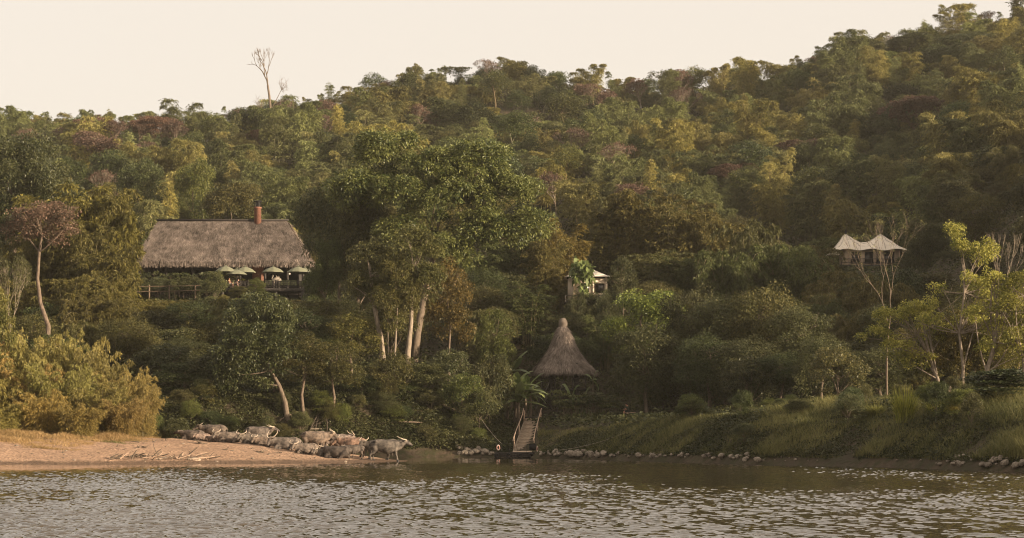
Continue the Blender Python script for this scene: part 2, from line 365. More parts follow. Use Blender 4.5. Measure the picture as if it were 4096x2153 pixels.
def make_tree(seed, H=10, trunk=None, r0=.22, lobes=None, nclump=60, cr=1.1, per=130, L=.30, Wd=.14, flat=.62, droop=.25, limbs=16, top=None, twigs=0, lf=.45):
    """trunk: polyline; lobes: ellipsoids (x, y, z, rx, ry, rz) that carry the leaf clumps"""
    rng = np.random.default_rng(seed); T, K = MB(), MB()
    if trunk is None:
        trunk = [(0, 0, -.6), (rng.normal() * .15, rng.normal() * .15, H * .2), (rng.normal() * .3, rng.normal() * .3, H * .45), (rng.normal() * .4, rng.normal() * .4, H * .72)]
    tr = np.array(trunk, float); kk = np.linspace(0, 1, len(tr))
    tube(T, tr, r0 * (1 - .65 * kk), 8)
    if lobes is None: lobes = [(0, 0, H * .68, H * .34, H * .34, H * .32)]
    vol = np.array([l[3] * l[4] * l[5] for l in lobes]) ** .67; vol /= vol.sum()
    cs = []
    for i in range(nclump):
        l = lobes[rng.choice(len(lobes), p=vol)]; d = unit(rng, 1)[0]
        if d[2] < -.2 and rng.random() < .65: d[2] = -d[2]
        cs.append(np.array(l[:3]) + d * np.array(l[3:]) * (.5 + .5 * rng.random() ** .5))
    cs = np.array(cs)
    for c in cs: clump_leaves(K, c, cr * (.65 + .7 * rng.random()), int(per * (.6 + .8 * rng.random())), rng, L, Wd, flat, droop, tone0=rng.normal() * .18)
    for c in cs[rng.permutation(len(cs))[:limbs]]:
        j = min(len(tr) - 1, max(1, int(len(tr) * (lf + (1 - lf) * rng.random())))); a = tr[j]
        if c[2] < a[2] - 1: a = tr[max(1, j - 1)]
        if np.linalg.norm(c - a) > max(.34 * H, 3): continue
        r = r0 * (1 - .65 * kk[j]) * .55; P = curve_pts(a, c, rng, .12, 5)
        tube(T, P, np.linspace(r, .025, 5), 5, cap=False)
        for q in range(twigs):
            u = P[2 + q % 3]; e = u + unit(rng, 1)[0] * cr * 1.3 + np.array((0, 0, .4)); tube(T, curve_pts(u, e, rng, .15, 4), np.linspace(.03, .01, 4), 4, cap=False)
    return T, K

def make_bamboo(seed, H=10, n=16, spread=3.2, base=.8, nodes=24, br=1.25, per=9, L=.42, Wd=.085, lean=(0, 0), t0=.22, nod=.28, r=.05):
    rng = np.random.default_rng(seed); T, K = MB(), MB()
    for i in range(n):
        ph = rng.random() * 6.283; h = H * (.62 + .38 * rng.random()); s = spread * (.25 + .75 * rng.random())
        b = np.array((math.cos(ph), math.sin(ph), 0)) * base * rng.random() ** .5
        t = np.linspace(0, 1, 9)
        dirv = np.array((math.cos(ph) + lean[0], math.sin(ph) + lean[1], 0))
        P = b + dirv * (s * t ** 2.1)[:, None]; P[:, 2] = h * (t - nod * t ** 4) / (1 - nod * .4) - .4 * (t == 0)
        tube(T, P, np.linspace(r, .012, 9), 4, cap=False)
        tt = t0 + (1 - t0) * rng.random(nodes) ** .8
        m_ = nodes * 3; tt = np.repeat(tt, 3)
        node = np.stack([np.interp(tt, t, P[:, q]) for q in range(3)], 1)
        lb = (br * (1.05 - tt) + .32) * (.6 + .8 * rng.random(m_))
        a = rng.random(m_) * 6.283; bd = np.stack([np.cos(a), np.sin(a), .35 - .5 * rng.random(m_)], 1) + dirv * .35
        bd = nrm(bd)
        u = rng.random((m_, per)) ** .8
        pos = node[:, None] + bd[:, None] * (lb[:, None] * u)[..., None]
        pos[..., 2] -= (lb[:, None] * u ** 2) * .38
        dr = bd[:, None] * .8 + rng.normal(size=(m_, per, 3)) * .5; dr[..., 2] -= .45
        nn = m_ * per; ct = np.repeat(np.clip(rng.normal(size=m_) * .2 + .45, 0, 1), per)
        leaves(K, pos.reshape(-1, 3), dr.reshape(-1, 3), L * (.6 + .8 * rng.random(nn)), Wd * (.7 + .6 * rng.random(nn)), np.clip(ct + rng.normal(size=nn) * .18, 0, 1), rng, droop=.2)
    return T, K

def make_plumes(seed, H=10, n=9, spread=2.6, base=1.0, nodes=34, rad=1.0, per=12, L=.31, Wd=.068, t0=.26, nod=.25):
    """bamboo whose culms each carry a tapering feather of foliage that nods at the tip"""
    rng = np.random.default_rng(seed); T, K = MB(), MB()
    for i in range(n):
        ph = i * 2.4 + rng.normal() * .4; h = H * (.55 + .45 * rng.random()); s = spread * (.15 + .85 * rng.random()); b = np.array((math.cos(ph), math.sin(ph), 0)) * base * rng.random() ** .5
        t = np.linspace(0, 1, 10); dv = np.array((math.cos(ph), math.sin(ph), 0)); nd_ = nod * (.4 + 1.1 * rng.random())
        P = b + dv * (s * t ** 2.4)[:, None]; P[:, 2] = h * (t - nd_ * t ** 5) / (1 - nd_ * .55) - .4 * (t == 0)
        tube(T, P, np.linspace(.05, .012, 10), 4, cap=False); m_ = nodes * 4
        tt = np.repeat(t0 + (1 - t0) * rng.random(nodes) ** .9, 4); node = np.stack([np.interp(tt, t, P[:, q]) for q in range(3)], 1)
        lb = rad * (.22 + .95 * np.sin(np.clip((1 - tt) / (1 - t0), 0, 1) ** .8 * 2.2) ) * (.55 + .75 * rng.random(m_)); a = rng.random(m_) * 6.283
        bd = nrm(np.stack([np.cos(a), np.sin(a), .45 - .5 * rng.random(m_)], 1)); u = rng.random((m_, per)) ** .7
        pos = node[:, None] + bd[:, None] * (lb[:, None] * u)[..., None]; pos[..., 2] -= lb[:, None] * u ** 2 * .5
        dr = bd[:, None] * .7 + rng.normal(size=(m_, per, 3)) * .45; dr[..., 2] -= .55; nn = m_ * per; ct = np.repeat(np.clip(.45 + rng.normal() * .16 + rng.normal(size=m_) * .12, 0, 1), per)
        leaves(K, pos.reshape(-1, 3), dr.reshape(-1, 3), L * (.6 + .8 * rng.random(nn)), Wd * (.7 + .6 * rng.random(nn)), np.clip(ct + rng.normal(size=nn) * .14, 0, 1), rng, droop=.2)
    return T, K

def make_bare(seed, H=9, trunk=None, r0=.2, depth=4, leafn=0, L=.25, Wd=.13, spread=.55, up=.5, first=.45, splits=3):
    """branching skeleton with sparse or no leaves"""
    rng = np.random.default_rng(seed); T, K = MB(), MB(); tips = []
    if trunk is None: trunk = [(0, 0, -.5), (.1, 0, H * .2), (rng.normal() * .3, 0, H * first)]
    tr = np.array(trunk, float); tube(T, tr, np.linspace(r0, r0 * .6, len(tr)), 7)
    def grow(p, d, r, ln, k):
        e = p + d * ln; mid = (p + e) / 2 + unit(rng, 1)[0] * ln * .09
        tube(T, [p, mid, e], [r, r * .8, r * .62], 5 if r > .03 else 3, cap=False)
        if k == 0 or r < .008: tips.append(e); return
        for q in range(splits if k > 1 else splits + 1):
            nd_ = nrm(d + unit(rng, 1)[0] * spread + np.array((0, 0, up * .25))); grow(e, nd_, r * (.62 if q else .75), ln * (.72 + .2 * rng.random()), k - 1)
        if k < depth: tips.append(mid)
    top = tr[-1]; d0 = nrm(tr[-1] - tr[-2]); ln = (H - top[2]) / (1 + .8 + .62 + .5)
    for q in range(splits): grow(top, nrm(d0 * .7 + unit(rng, 1)[0] * spread + np.array((0, 0, up))), r0 * .5, ln, depth - 1)
    if leafn:
        tp = np.array(tips)
        for c in tp: clump_leaves(K, c, .42, leafn, rng, L, Wd, .8, .2)
    return T, K

def make_grass(seed, n=500, H=1.6, spread=.6, base=.35, Wd=.035, k=4):
    rng = np.random.default_rng(seed); K = MB(); t = np.linspace(0, 1, k)
    for i in range(n):
        ph = rng.random() * 6.283; h = H * (.5 + .5 * rng.random()); s = spread * rng.random() ** .7 * 1.4
        b = np.array((math.cos(ph), math.sin(ph), 0)) * base * rng.random() ** .5; dv = np.array((math.cos(ph + rng.normal() * .5), math.sin(ph + rng.normal() * .5), 0))
        P = b + dv * (s * t ** 2)[:, None]; P[:, 2] = h * (t - .25 * (s / spread) * t ** 3)
        sd = np.array((math.cos(ph * 3 + i), math.sin(ph * 3 + i), 0)); wv = Wd * (1 - t ** 2 * .95) * .5
        v = np.concatenate([P + sd * wv[:, None], P - sd * wv[:, None]])
        K.add(v, [(j, j + 1, k + j + 1, k + j) for j in range(k - 1)], 0, rng.random())
    return K

def make_banana(seed, leavesn=9, L=2.2, stem=1.4, Wd=.55, angles=None):
    rng = np.random.default_rng(seed); T, K = MB(), MB(); tube(T, [(0, 0, -.3), (.03, 0, stem * .5), (0, .02, stem + .15)], [.14, .11, .06], 8)
    for i in range(leavesn):
        ph = i * 2.4 + rng.normal() * .3; el = R(75 - 75 * (i / max(1, leavesn - 1)) + rng.normal() * 8); l = L * (.75 + .35 * rng.random()); k = 13
        if angles: ph, el, l = angles[i][0], R(angles[i][1]), L * angles[i][2]
        t = np.linspace(0, 1, k); th = el - t ** 1.5 * R(85) * (.5 + .5 * rng.random())
        hx = np.concatenate([[0], np.cumsum(np.cos(th[1:]) * l / (k - 1))]); hz = np.concatenate([[0], np.cumsum(np.sin(th[1:]) * l / (k - 1))])
        P = np.stack([hx * math.cos(ph), hx * math.sin(ph), stem + hz], 1)
        sd = np.array((-math.sin(ph), math.cos(ph), 0)); prof = np.where(t < .16, .05, np.sin(np.clip((t - .1) / .9, 0, 1) ** .75 * math.pi) ** .55) * Wd * .5
        for s in (1, -1):
            w_ = prof * (1 - .22 * (rng.random(k) < .3)); fold = np.array((0, 0, -.28))
            v = np.concatenate([P, P + (sd * s + fold) * w_[:, None]])
            K.add(v, [(j, j + 1, k + j + 1, k + j) for j in range(k - 1)], 0, np.clip(.5 + rng.normal() * .25, 0, 1))
        tube(K, P, np.linspace(.035, .008, k), 4, tone=1, cap=False)
    return T, K

def make_fanpalm(seed, n=9, H=1.6, fan=.55):
    rng = np.random.default_rng(seed); T, K = MB(), MB()
    for i in range(n):
        ph = rng.random() * 6.283; h = H * (.45 + .55 * rng.random()); b = np.array((rng.normal() * .35, rng.normal() * .35, 0))
        tp = b + np.array((math.cos(ph) * .25, math.sin(ph) * .25, h)); tube(T, [b, (b + tp) / 2 + rng.normal(size=3) * .03, tp], [.022, .018, .014], 4)
        for q in range(4):
            a2 = rng.random() * 6.283; c = tp + np.array((math.cos(a2), math.sin(a2), .3 * rng.random())) * .4; tube(T, [tp, c], [.009, .006], 3)
            nb = 11; ang = np.linspace(-1.9, 1.9, nb) + a2
            dr = np.stack([np.cos(ang), np.sin(ang), np.full(nb, .25)], 1) + rng.normal(size=(nb, 3)) * .12
            leaves(K, np.repeat(c[None], nb, 0), dr, fan, .085, np.full(nb, rng.random()), rng, droop=.35)
    return T, K

# ------------------------------------------------------------------ placing plants
def ground(px, d): 
    x = (px - 2048) / F * d; return np.array((x, d, float(terrain_z(x, d))))

class Proto:
    """a plant prototype: trunk and crown meshes, with its bounds"""
    def __init__(s, TK, mats, joined=False, smooth=False):
        T, K = TK; vs = np.concatenate(([*T.v] if T else []) + ([*K.v] if K and K.n else [])); s.h = np.percentile(vs[:, 2], 99.7)
        s.w = np.percentile(vs[:, 0], 99) - np.percentile(vs[:, 0], 1); s.cx = (np.percentile(vs[:, 0], 99) + np.percentile(vs[:, 0], 1)) / 2
        if joined:
            J = MB()
            if T:
                for v, f, t in zip(T.v, T.f, T.t): J.v.append(v); J.f.append(f); J.m.append(np.zeros(len(f))); J.t.append(t)
            for v, f, t in zip(K.v, K.f, K.t): J.v.append(v); J.f.append(f + (T.n if T else 0)); J.m.append(np.ones(len(f))); J.t.append(t)
            s.me = J.mesh("plant", mats)
        else:
            s.tm = T.mesh("trunk", [mats[0]], True) if T and T.n else None; s.km = K.mesh("crown", [mats[1]]) if K and K.n else None
    def place(s, name, px, d, py_top, w_px, label, cat, group=None, col=(1, 1, 1), rz=0, parts=("trunk", "crown"), loc=None, flip=1):
        g = ground(px, d) if loc is None else np.array(loc); top = CH + (HY - py_top) / F * d; sz = (top - g[2]) / s.h; sx = w_px / F * d / s.w * flip
        root = empty(name, g, label, cat, group, rz); root.scale = (sx, abs(sx) if abs(sx) < sz * 2 else sz * 1.4, sz); out = root
        for me, nm, cc in ((s.tm, parts[0], None), (s.km, parts[1], col)):
            if me:
                o = bpy.data.objects.new(nm, me); C.objects.link(o); o.parent = root
                if cc: o.color = (*cc, 1)
        return root

# ------------------------------------------------------------------ plant prototypes
BL, SL, BB = [M['bark'], M['leaf_green']], [M['bark'], M['leaf_small']], [M['culm'], M['leaf_bamboo']]
FB = [M['culm'], M['leaf_far']]
far_bamboo = [Proto(make_plumes(100 + i, H=[10, 12, 9, 11, 8, 12, 10, 9][i], n=[8, 10, 11, 7, 9, 6, 12, 8][i], spread=[2.6, 2.2, 3.2, 1.8, 3.0, 1.6, 2.8, 2.4][i], rad=[1.15, 1.05, 1.25, 1.1, 1.3, 1.0, 1.1, 1.2][i], nod=[.22, .28, .32, .18, .30, .12, .34, .2][i], base=1.3), FB, joined=True) for i in range(8)]
far_spire = [Proto(make_plumes(150 + i, H=[12, 11, 13][i], n=[5, 6, 4][i], spread=[1.8, 2.4, 1.5][i], rad=[.8, .75, .85][i], nod=[.2, .32, .12][i], base=1.2, nodes=38), FB, joined=True) for i in range(3)]
far_thick = [Proto(make_plumes(130 + i, H=6.5, n=[13, 15, 12, 14][i], spread=[3.0, 3.4, 2.6, 3.2][i], rad=[1.2, 1.1, 1.3, 1.15][i], nod=[.4, .45, .3, .5][i], base=1.8, nodes=26, t0=.15), FB, joined=True) for i in range(4)]
far_tree = [Proto(make_tree(200 + i, H=[10, 12, 9, 11, 10, 8][i], nclump=[55, 70, 50, 60, 46, 44][i], cr=[1.2, 1.2, 1.1, 1.3, 1.4, 1.1][i], per=130, L=.30, Wd=.15, flat=.85,
            lobes=[(0, 0, 6.3, 3.4, 3.4, 3.4)] if i % 2 else [(-1.2, .4, 5.6, 2.8, 2.6, 2.6), (1.5, 0, 6.8, 2.6, 2.8, 2.8), (.2, -.6, 8, 2, 2, 1.8)]), SL if i % 3 else BL, joined=True) for i in range(6)]
far_bush = [Proto(make_tree(300 + i, H=4.6, trunk=[(0, 0, -.5), (.1, 0, 1), (0, .1, 2)], r0=.1, lobes=[(0, 0, 2.3, 3.2, 3.0, 2.1), (1.5, .3, 2.8, 1.8, 1.8, 1.7)], nclump=44, cr=1.0, per=95, L=.34, Wd=.16, limbs=8), SL, joined=True) for i in range(4)]
far_dry = [Proto(make_bare(400 + i, H=9.5, depth=5, leafn=7 if i else 3, L=.34, Wd=.2, r0=.17, spread=.5, up=.55, first=.35), [M['bark_pale'], M['leaf_dry']], joined=True) for i in range(3)]

OC = [(1, 1, 1), (1.12, 1.04, .88), (.82, .92, .9), (.66, .74, .72), (1.25, 1.14, .85), (.9, 1.0, .9), (1.08, .98, .88), (.58, .62, .62)]
rngH = np.random.default_rng(11)

def spot(px, d):
    """which stretch of the hillside a far plant stands on, as words that are true in the photograph"""
    if d > 468:
        a = "on the skyline ridge"
        b = "left of the tall dead tree" if px < 1060 else "between the dead tree and the dip" if px < 1700 else "along the middle of the crest" if px < 2850 else "climbing to the right edge"
    else:
        a = "on the upper slope" if d > 385 else "on the lower slope"
        b = "above the thatched lodge" if px < 1250 else "behind the big domed tree" if px < 2100 else "above the small hidden tent" if px < 2950 else "above the twin-peaked tent"
    return a + " " + b

def far_place(px, d, proto, name, adj, cat, h, wd, col, rz):
    g = ground(px, d); o = bpy.data.objects.new(name, proto.me); C.objects.link(o); o.location = (g[0], g[1], g[2] - .2); o.rotation_euler = (rngH.normal() * .04, rngH.normal() * .04, rz)
    k = h / proto.h; o.scale = (k * wd, k * wd, k); o.color = (*col, 1); s_ = spot(px, d)
    tag(o, "%s %s" % (adj, s_), cat, "%ss %s" % (cat, s_)); return o

# rest of the far wood: jittered rows climbing the hill, closer together near the crest
pts = []; cell = {}
tries = 0
while len(pts) < 860 and tries < 90000:
    tries += 1; d = 292 + 246 * rngH.random() ** .9; px = -160 + 4440 * rngH.random(); x = (px - 2048) / F * d
    md = 5.2 if d < 490 else 4.2; key = (int(x // 6), int(d // 6))
    if any((x - q[0]) ** 2 + (d - q[1]) ** 2 < md * md for a in (-1, 0, 1) for b_ in (-1, 0, 1) for q in cell.get((key[0] + a, key[1] + b_), [])): continue
    cell.setdefault(key, []).append((x, d)); pts.append((px, d))
nb = nt_ = ns = ndr = nq = 0
for px, d in pts:
    patch = float(vnoise(px, d * 8, 420, 21)) + rngH.normal() * .16; u = rngH.random(); tone = 1 + float(vnoise(px, d * 6, 260, 22)) * .5
    col = np.array(OC[rngH.integers(len(OC))]) * tone * (1 + rngH.normal() * .08); rz = rngH.random() * 6.28
    ridge = d > 492
    if px < 1150 and d > 430 and u < .12 or u < .04:
        if ndr < 60: ndr += 1; far_place(px, d, far_dry[ndr % 3], "leafless_tree", "pale leafless pinkish tree", "leafless tree", 7.5 + 3 * rngH.random(), 1.05, (1, 1, 1), rz); continue
    if (patch > -.06 or ridge and u < .8) and nb < 298:
        nb += 1; far_place(px, d, far_spire[rngH.integers(3)] if ridge and rngH.random() < .6 else far_bamboo[rngH.integers(8)], "bamboo_clump", "feathery olive bamboo clump", "bamboo", (8.2 + 4.6 * rngH.random()) * (.86 if ridge else 1), .95 + .3 * rngH.random(), col, rz)
    elif u < .26 and nt_ < 200:
        nt_ += 1; far_place(px, d, far_tree[rngH.integers(6)], "forest_tree", "round-crowned leafy tree", "tree", 6.8 + 4 * rngH.random(), .95 + .3 * rngH.random(), col * np.array((1.05, 1.12, .95)), rz)
    elif ns < 298:
        ns += 1; far_place(px, d, far_thick[rngH.integers(4)], "bamboo_thicket", "low nodding bamboo thicket", "bamboo thicket", 4.6 + 2.4 * rngH.random(), 1.05 + .2 * rngH.random(), col, rz)
    else: nq += 1; far_place(px, d, far_bush[rngH.integers(4)], "forest_bush", "low dense leafy bush", "bush", 4.0 + 2 * rngH.random(), 1.1, col * 1.1, rz)

# the same wood goes on beyond the right edge of the view
for i in range(70):
    px = 4330 + 1500 * rngH.random(); d = edge_d(px) + 22 + 190 * rngH.random(); x = (px - 2048) / F * d
    if .44 * x + .9 * d < 170: continue
    g = ground(px, d); pr = (far_thick[i % 4], far_bush[i % 4])[i % 2]; o = bpy.data.objects.new("bamboo_thicket" if i % 2 == 0 else "forest_bush", pr.me); C.objects.link(o); o.location = (g[0], g[1], g[2] - .2); k = (4.6 + 2 * rngH.random()) / pr.h; o.scale = (k * 1.3, k * 1.3, k); o.rotation_euler = (0, 0, rngH.random() * 6.28)
    tag(o, "thicket on the hillside just beyond the right edge of the view", "bush", "thickets beyond the right edge")

# ------------------------------------------------------------------ slope in front: prototypes with separate trunk and crown
mid_bamboo = [Proto(make_bamboo(500 + i, H=12, n=[26, 22, 30, 18][i], spread=[3.2, 2.6, 3.8, 2.2][i], nodes=30, per=13, L=.27, Wd=.062, br=1.35, nod=[.35, .3, .42, .25][i], t0=.12), BB) for i in range(4)]
mid_dome = [Proto(make_bamboo(520 + i, H=7, n=34, spread=4.2, nodes=26, per=14, L=.25, Wd=.058, br=1.1, nod=.55, t0=.06), BB) for i in range(2)]
mid_tree = [Proto(make_tree(540 + i, H=10, nclump=[80, 95, 70, 85][i], cr=[1.0, 1.05, 1.0, .95][i], per=240, L=.22, Wd=.10, lobes=[
    [(0, 0, 6.2, 3.2, 3, 3.2), (1.2, 0, 8, 2, 2, 1.7)], [(-1.3, 0, 5.2, 2.6, 2.6, 2.6), (1.4, .3, 6.8, 2.6, 2.6, 2.6), (0, -.4, 8.3, 1.8, 1.8, 1.5)],
    [(0, 0, 6.6, 2.9, 2.9, 3.1)], [(-.8, 0, 7.3, 2.4, 2.4, 2.2), (1.2, 0, 5.4, 2.6, 2.4, 2.0)]][i], limbs=20), BL if i < 2 else SL) for i in range(4)]
mid_shrub = [Proto(make_tree(560 + i, H=5, trunk=[(0, 0, -.4), (.1, 0, 1), (0, .1, 2.2)], r0=.09, lobes=[[(0, 0, 2.4, 2.2, 2.0, 2.3), (.8, 0, 3.4, 1.4, 1.4, 1.4)], [(0, 0, 2.2, 2.4, 2.0, 2.1), (-.9, .1, 3.1, 1.3, 1.3, 1.5)], [(0, 0, 2.7, 1.7, 1.7, 2.5)]][i], nclump=70, cr=.62, per=150, L=.18, Wd=.085, limbs=10), SL if i else BL) for i in range(3)]
drape = [Proto(make_tree(580 + i, H=9, trunk=[(0, 0, -.4), (.2, 0, 2), (-.1, .1, 4), (.3, 0, 6.5)], r0=.17, lobes=[(0, 0, 6.3, 2.6, 2.4, 2.4), (.8, -.4, 3.6, 2.2, 1.9, 2.6), (-1, -.2, 4.4, 1.8, 1.7, 2.2)], nclump=120, cr=.75, per=170, L=.18, Wd=.075, droop=.6, flat=1.0, limbs=18, twigs=2), SL) for i in range(2)]
thin_tree = [Proto(make_tree(600 + i, H=10, trunk=[(0, 0, -.5), (.15, 0, 2.4), (-.05, .1, 4.6), (.25, 0, 7)], r0=.14, lobes=[(.1, 0, 7.3, 2.0, 1.8, 2.5), (.9, -.3, 5.4, 1.5, 1.4, 1.7), (-.8, -.3, 5.0, 1.3, 1.3, 1.5)], nclump=78, cr=.70, per=170, L=.17, Wd=.080, limbs=12, lf=.7), [M['bark_mid'], M['leaf_small']]) for i in range(2)]
bush_proto = [Proto(make_bamboo(620 + i, H=4.6, n=46, spread=2.6, base=1.3, nodes=18, per=15, L=.15, Wd=.045, br=.62, nod=.18, t0=.14, r=.02), [M['culm'], M['leaf_bush']]) for i in range(3)]

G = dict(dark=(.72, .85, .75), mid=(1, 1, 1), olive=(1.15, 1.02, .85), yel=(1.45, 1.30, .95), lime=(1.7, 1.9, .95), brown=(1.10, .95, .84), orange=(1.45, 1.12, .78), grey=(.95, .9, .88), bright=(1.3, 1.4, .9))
cnt = {}; rf0 = np.random.default_rng(33)
def P(lst, name, px, d, top, wpx, label, cat, col='mid', group=None, parts=("trunk", "crown")):
    k = id(lst); cnt[k] = cnt.get(k, 0) + 1; pr = lst[cnt[k] % len(lst)]
    return pr.place(name, px, d, top, wpx, label, cat, group, G[col] if isinstance(col, str) else col, rz=random.uniform(-.5, .5) + (3.14 if random.random() < .5 else 0), parts=parts)
BP = ("culms", "crown")

# left: yellow-green bamboo mass beside the lodge
for px, d, top, wpx, lab in ((250, 226, 742, 330, "tall yellow-green bamboo right behind the pink-topped tree"), (395, 224, 765, 310, "broad yellow-green bamboo with rounded top left of the lodge roof"),
        (478, 218, 850, 180, "golden bamboo hanging over the left corner of the thatched roof"), (330, 214, 905, 280, "drooping olive bamboo between the pink-topped tree and the lodge"),
        (440, 210, 985, 210, "dense olive bamboo in front of the roof's left end"), (170, 216, 905, 260, "shaded bamboo directly behind the curvy trunk"), (420, 207, 1090, 150, "low bamboo below the left eave of the lodge"),
        (290, 203, 1105, 240, "dark bamboo low on the slope right of the curvy trunk"), (40, 206, 1100, 240, "dark bamboo at the left edge behind the riverside bush"), (420, 200, 1190, 220, "dull bamboo low on the slope above the riverside bush")):
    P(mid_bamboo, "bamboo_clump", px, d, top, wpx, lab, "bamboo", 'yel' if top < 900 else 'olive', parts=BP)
big_dome = Proto(make_tree(640, H=20, nclump=190, cr=1.4, per=380, L=.28, Wd=.12, lobes=[(0, 0, 13.5, 7, 6.5, 5.5), (-3, -1, 10, 5, 5, 4), (3.5, 0, 11, 4.5, 4.5, 4)], r0=.45, limbs=26), BL)
big_dome.place("domed_tree", 60, 236, 545, 500, "big dark green domed tree at the left edge", "tree", col=G['mid'])
# pink-topped tree with a curvy trunk
T, K = make_tree(650, H=18, trunk=[(0, 0, -1), (.25, 0, 4.5), (.35, 0, 6), (-.35, 0, 8.2), (-.6, 0, 10.5), (-.45, 0, 13), (-.2, 0, 14.6)], r0=.26, lobes=[(-.3, 0, 16.0, 3.0, 2.8, 1.3), (.7, 0, 16.8, 2.0, 1.8, .9), (-2, 0, 15.0, 1.6, 1.4, 1.0), (1.9, .3, 15.2, 1.3, 1.2, .9), (-.2, .6, 14.6, 1.8, 1.4, 1.0)], nclump=130, cr=.62, per=60, L=.20, Wd=.11, limbs=18, twigs=2, lf=.85)
Proto((T, K), [M['bark_mid'], leafmat("pink_leaves", (.065, .052, .032), (.19, .115, .080))]).place("pink_topped_tree", 178, 187, 808, 280, "tall tree with a curvy pale trunk and flat pinkish crown", "tree", col=(1, 1, 1))
Proto(make_bare(655, H=10, depth=5, leafn=14, r0=.14, L=.2, Wd=.1), [M['bark_pale'], M['leaf_small']]).place("sparse_tree", 50, 192, 1010, 170, "sparse half-bare tree in shade at the left edge", "tree", col=G['grey'])
P(thin_tree, "leafy_tree", -20, 152, 1150, 170, "bright yellow-green leafy tree cut by the left edge", "tree", 'yel')

# riverside bush on the sandbar
BUSH = [(-70, 160, 1365, 280), (60, 162, 1340, 270), (185, 160, 1335, 260), (310, 161, 1352, 260), (410, 159, 1410, 230), (495, 156, 1480, 220), (565, 153, 1545, 190), (90, 153, 1430, 280), (-40, 151, 1480, 260), (250, 151, 1455, 270), (385, 150, 1525, 230), (490, 149, 1590, 180), (160, 148, 1560, 230), (10, 147, 1600, 220), (310, 147, 1610, 200)]
for i, (px, d, top, wpx) in enumerate(BUSH):
    x = (px - 2048) / F * d; k = bush_proto[i % 3]
    lab = "feathery sunlit yellow-green riverside bush %s" % ("in the back row at the top of the thicket" if i < 4 else "on the sloping right shoulder of the thicket" if i < 7 else "in the middle of the thicket" if i < 12 else "in the front row above the sand")
    k.place("riverside_bush", px, d, top, wpx, lab, "bush", "riverside bushes %s" % lab.split("bush ")[1], (1 + random.uniform(-.12, .15), 1 + random.uniform(-.1, .1), .95), rz=random.uniform(0, 6.28), parts=("stems", "crown"), loc=(x, d, float(sand_z(np.array(x), np.array(d))) - .1))

for px, d, top, wpx, lab in ((2305, 225, 1168, 90, "small dark shrub in front of the small tent's left wall"), (2365, 226, 1172, 90, "leafy shrub hiding the small tent's deck"), (2425, 225, 1160, 90, "dark shrub at the small tent's right corner"),
        (3370, 279, 1060, 120, "dark shrub under the left end of the twin-peaked tent"), (3440, 278, 1066, 120, "olive shrub under the middle of the twin-peaked tent"), (3520, 279, 1064, 130, "dark shrub under the right half of the twin-peaked tent"), (3605, 278, 1050, 140, "leafy shrub at the right corner of the twin-peaked tent"), (3680, 280, 1000, 170, "leafy shrub on the slope right of the twin-peaked tent"), (3760, 270, 1040, 190, "broad shrub high behind the white-limbed tree"), (3560, 262, 1110, 180, "shrub on the slope under the twin-peaked tent")):
    P(mid_shrub, "slope_shrub", px, d, top, wpx, lab, "shrub", 'mid')
# trees below and right of the lodge
Proto(make_tree(670, H=10, trunk=[(1.9, 0, -.8), (1.7, 0, .8), (1.2, 0, 2.2), (.5, 0, 3.4), (-.3, 0, 4.6)], r0=.24, nclump=170, cr=.85, per=260, L=.20, Wd=.085, limbs=30, lf=.6, droop=.45, lobes=[(-.4, 0, 7.0, 2.6, 2.4, 2.5), (-1.8, -.6, 4.8, 2.2, 1.8, 1.8), (.9, -.5, 4.9, 1.9, 1.8, 1.6), (-.4, -.8, 3.4, 2.0, 1.4, 1.2), (-3.2, 0, 3.0, 1.4, 1.4, 1.2)]), BL).place("dark_tree", 1058, 180, 1178, 340, "large dark green tree with a leaning trunk behind the buffalo herd", "tree", col=(1.0, 1.05, .95))
P(thin_tree, "olive_tree", 1215, 181, 1330, 240, "dark olive tree with a thin straight trunk on the bank", "tree", 'olive')
P(thin_tree, "olive_tree", 1330, 182, 1370, 220, "spreading olive tree on a pale trunk, right of two on the bank", "tree", 'olive')
P(thin_tree, "olive_tree", 1400, 192, 1240, 210, "sunlit olive tree left of the pale multi-stem trees", "tree", 'yel')
P(thin_tree, "olive_tree", 1290, 196, 1200, 220, "shaded olive tree below the right end of the deck", "tree", 'olive')
P(mid_tree, "greyish_tree", 1345, 222, 735, 290, "greyish olive tree covering the right end of the thatched roof", "tree", 'grey')
P(mid_tree, "greyish_tree", 1440, 216, 760, 260, "grey-green tree left under the big domed crown", "tree", 'grey')
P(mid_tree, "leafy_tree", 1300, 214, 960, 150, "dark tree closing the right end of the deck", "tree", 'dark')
def trunk_tree(seed, tr, r0, lb, nc=90): return Proto(make_tree(seed, H=15, trunk=tr, r0=r0, lobes=lb, nclump=nc, cr=.78, per=190, L=.20, Wd=.09, limbs=14, lf=.75, droop=.4), [M['bark_pale'], M['leaf_small']])
trunk_tree(680, [(.4, 0, -.8), (.35, 0, 2.5), (.1, 0, 5), (-.5, 0, 8), (-.9, 0, 11)], .40, [(-.6, 0, 12.4, 2.2, 2, 2.2), (-1.8, -.4, 9.6, 1.6, 1.5, 1.6), (.9, -.4, 9.2, 1.5, 1.4, 1.5), (1.6, 0, 11.4, 1.5, 1.4, 1.4)]).place("multi_stem_tree", 1518, 192, 955, 250, "leafy tree on the thickest of the pale lit trunks", "tree", col=(1.15, 1.08, .9))
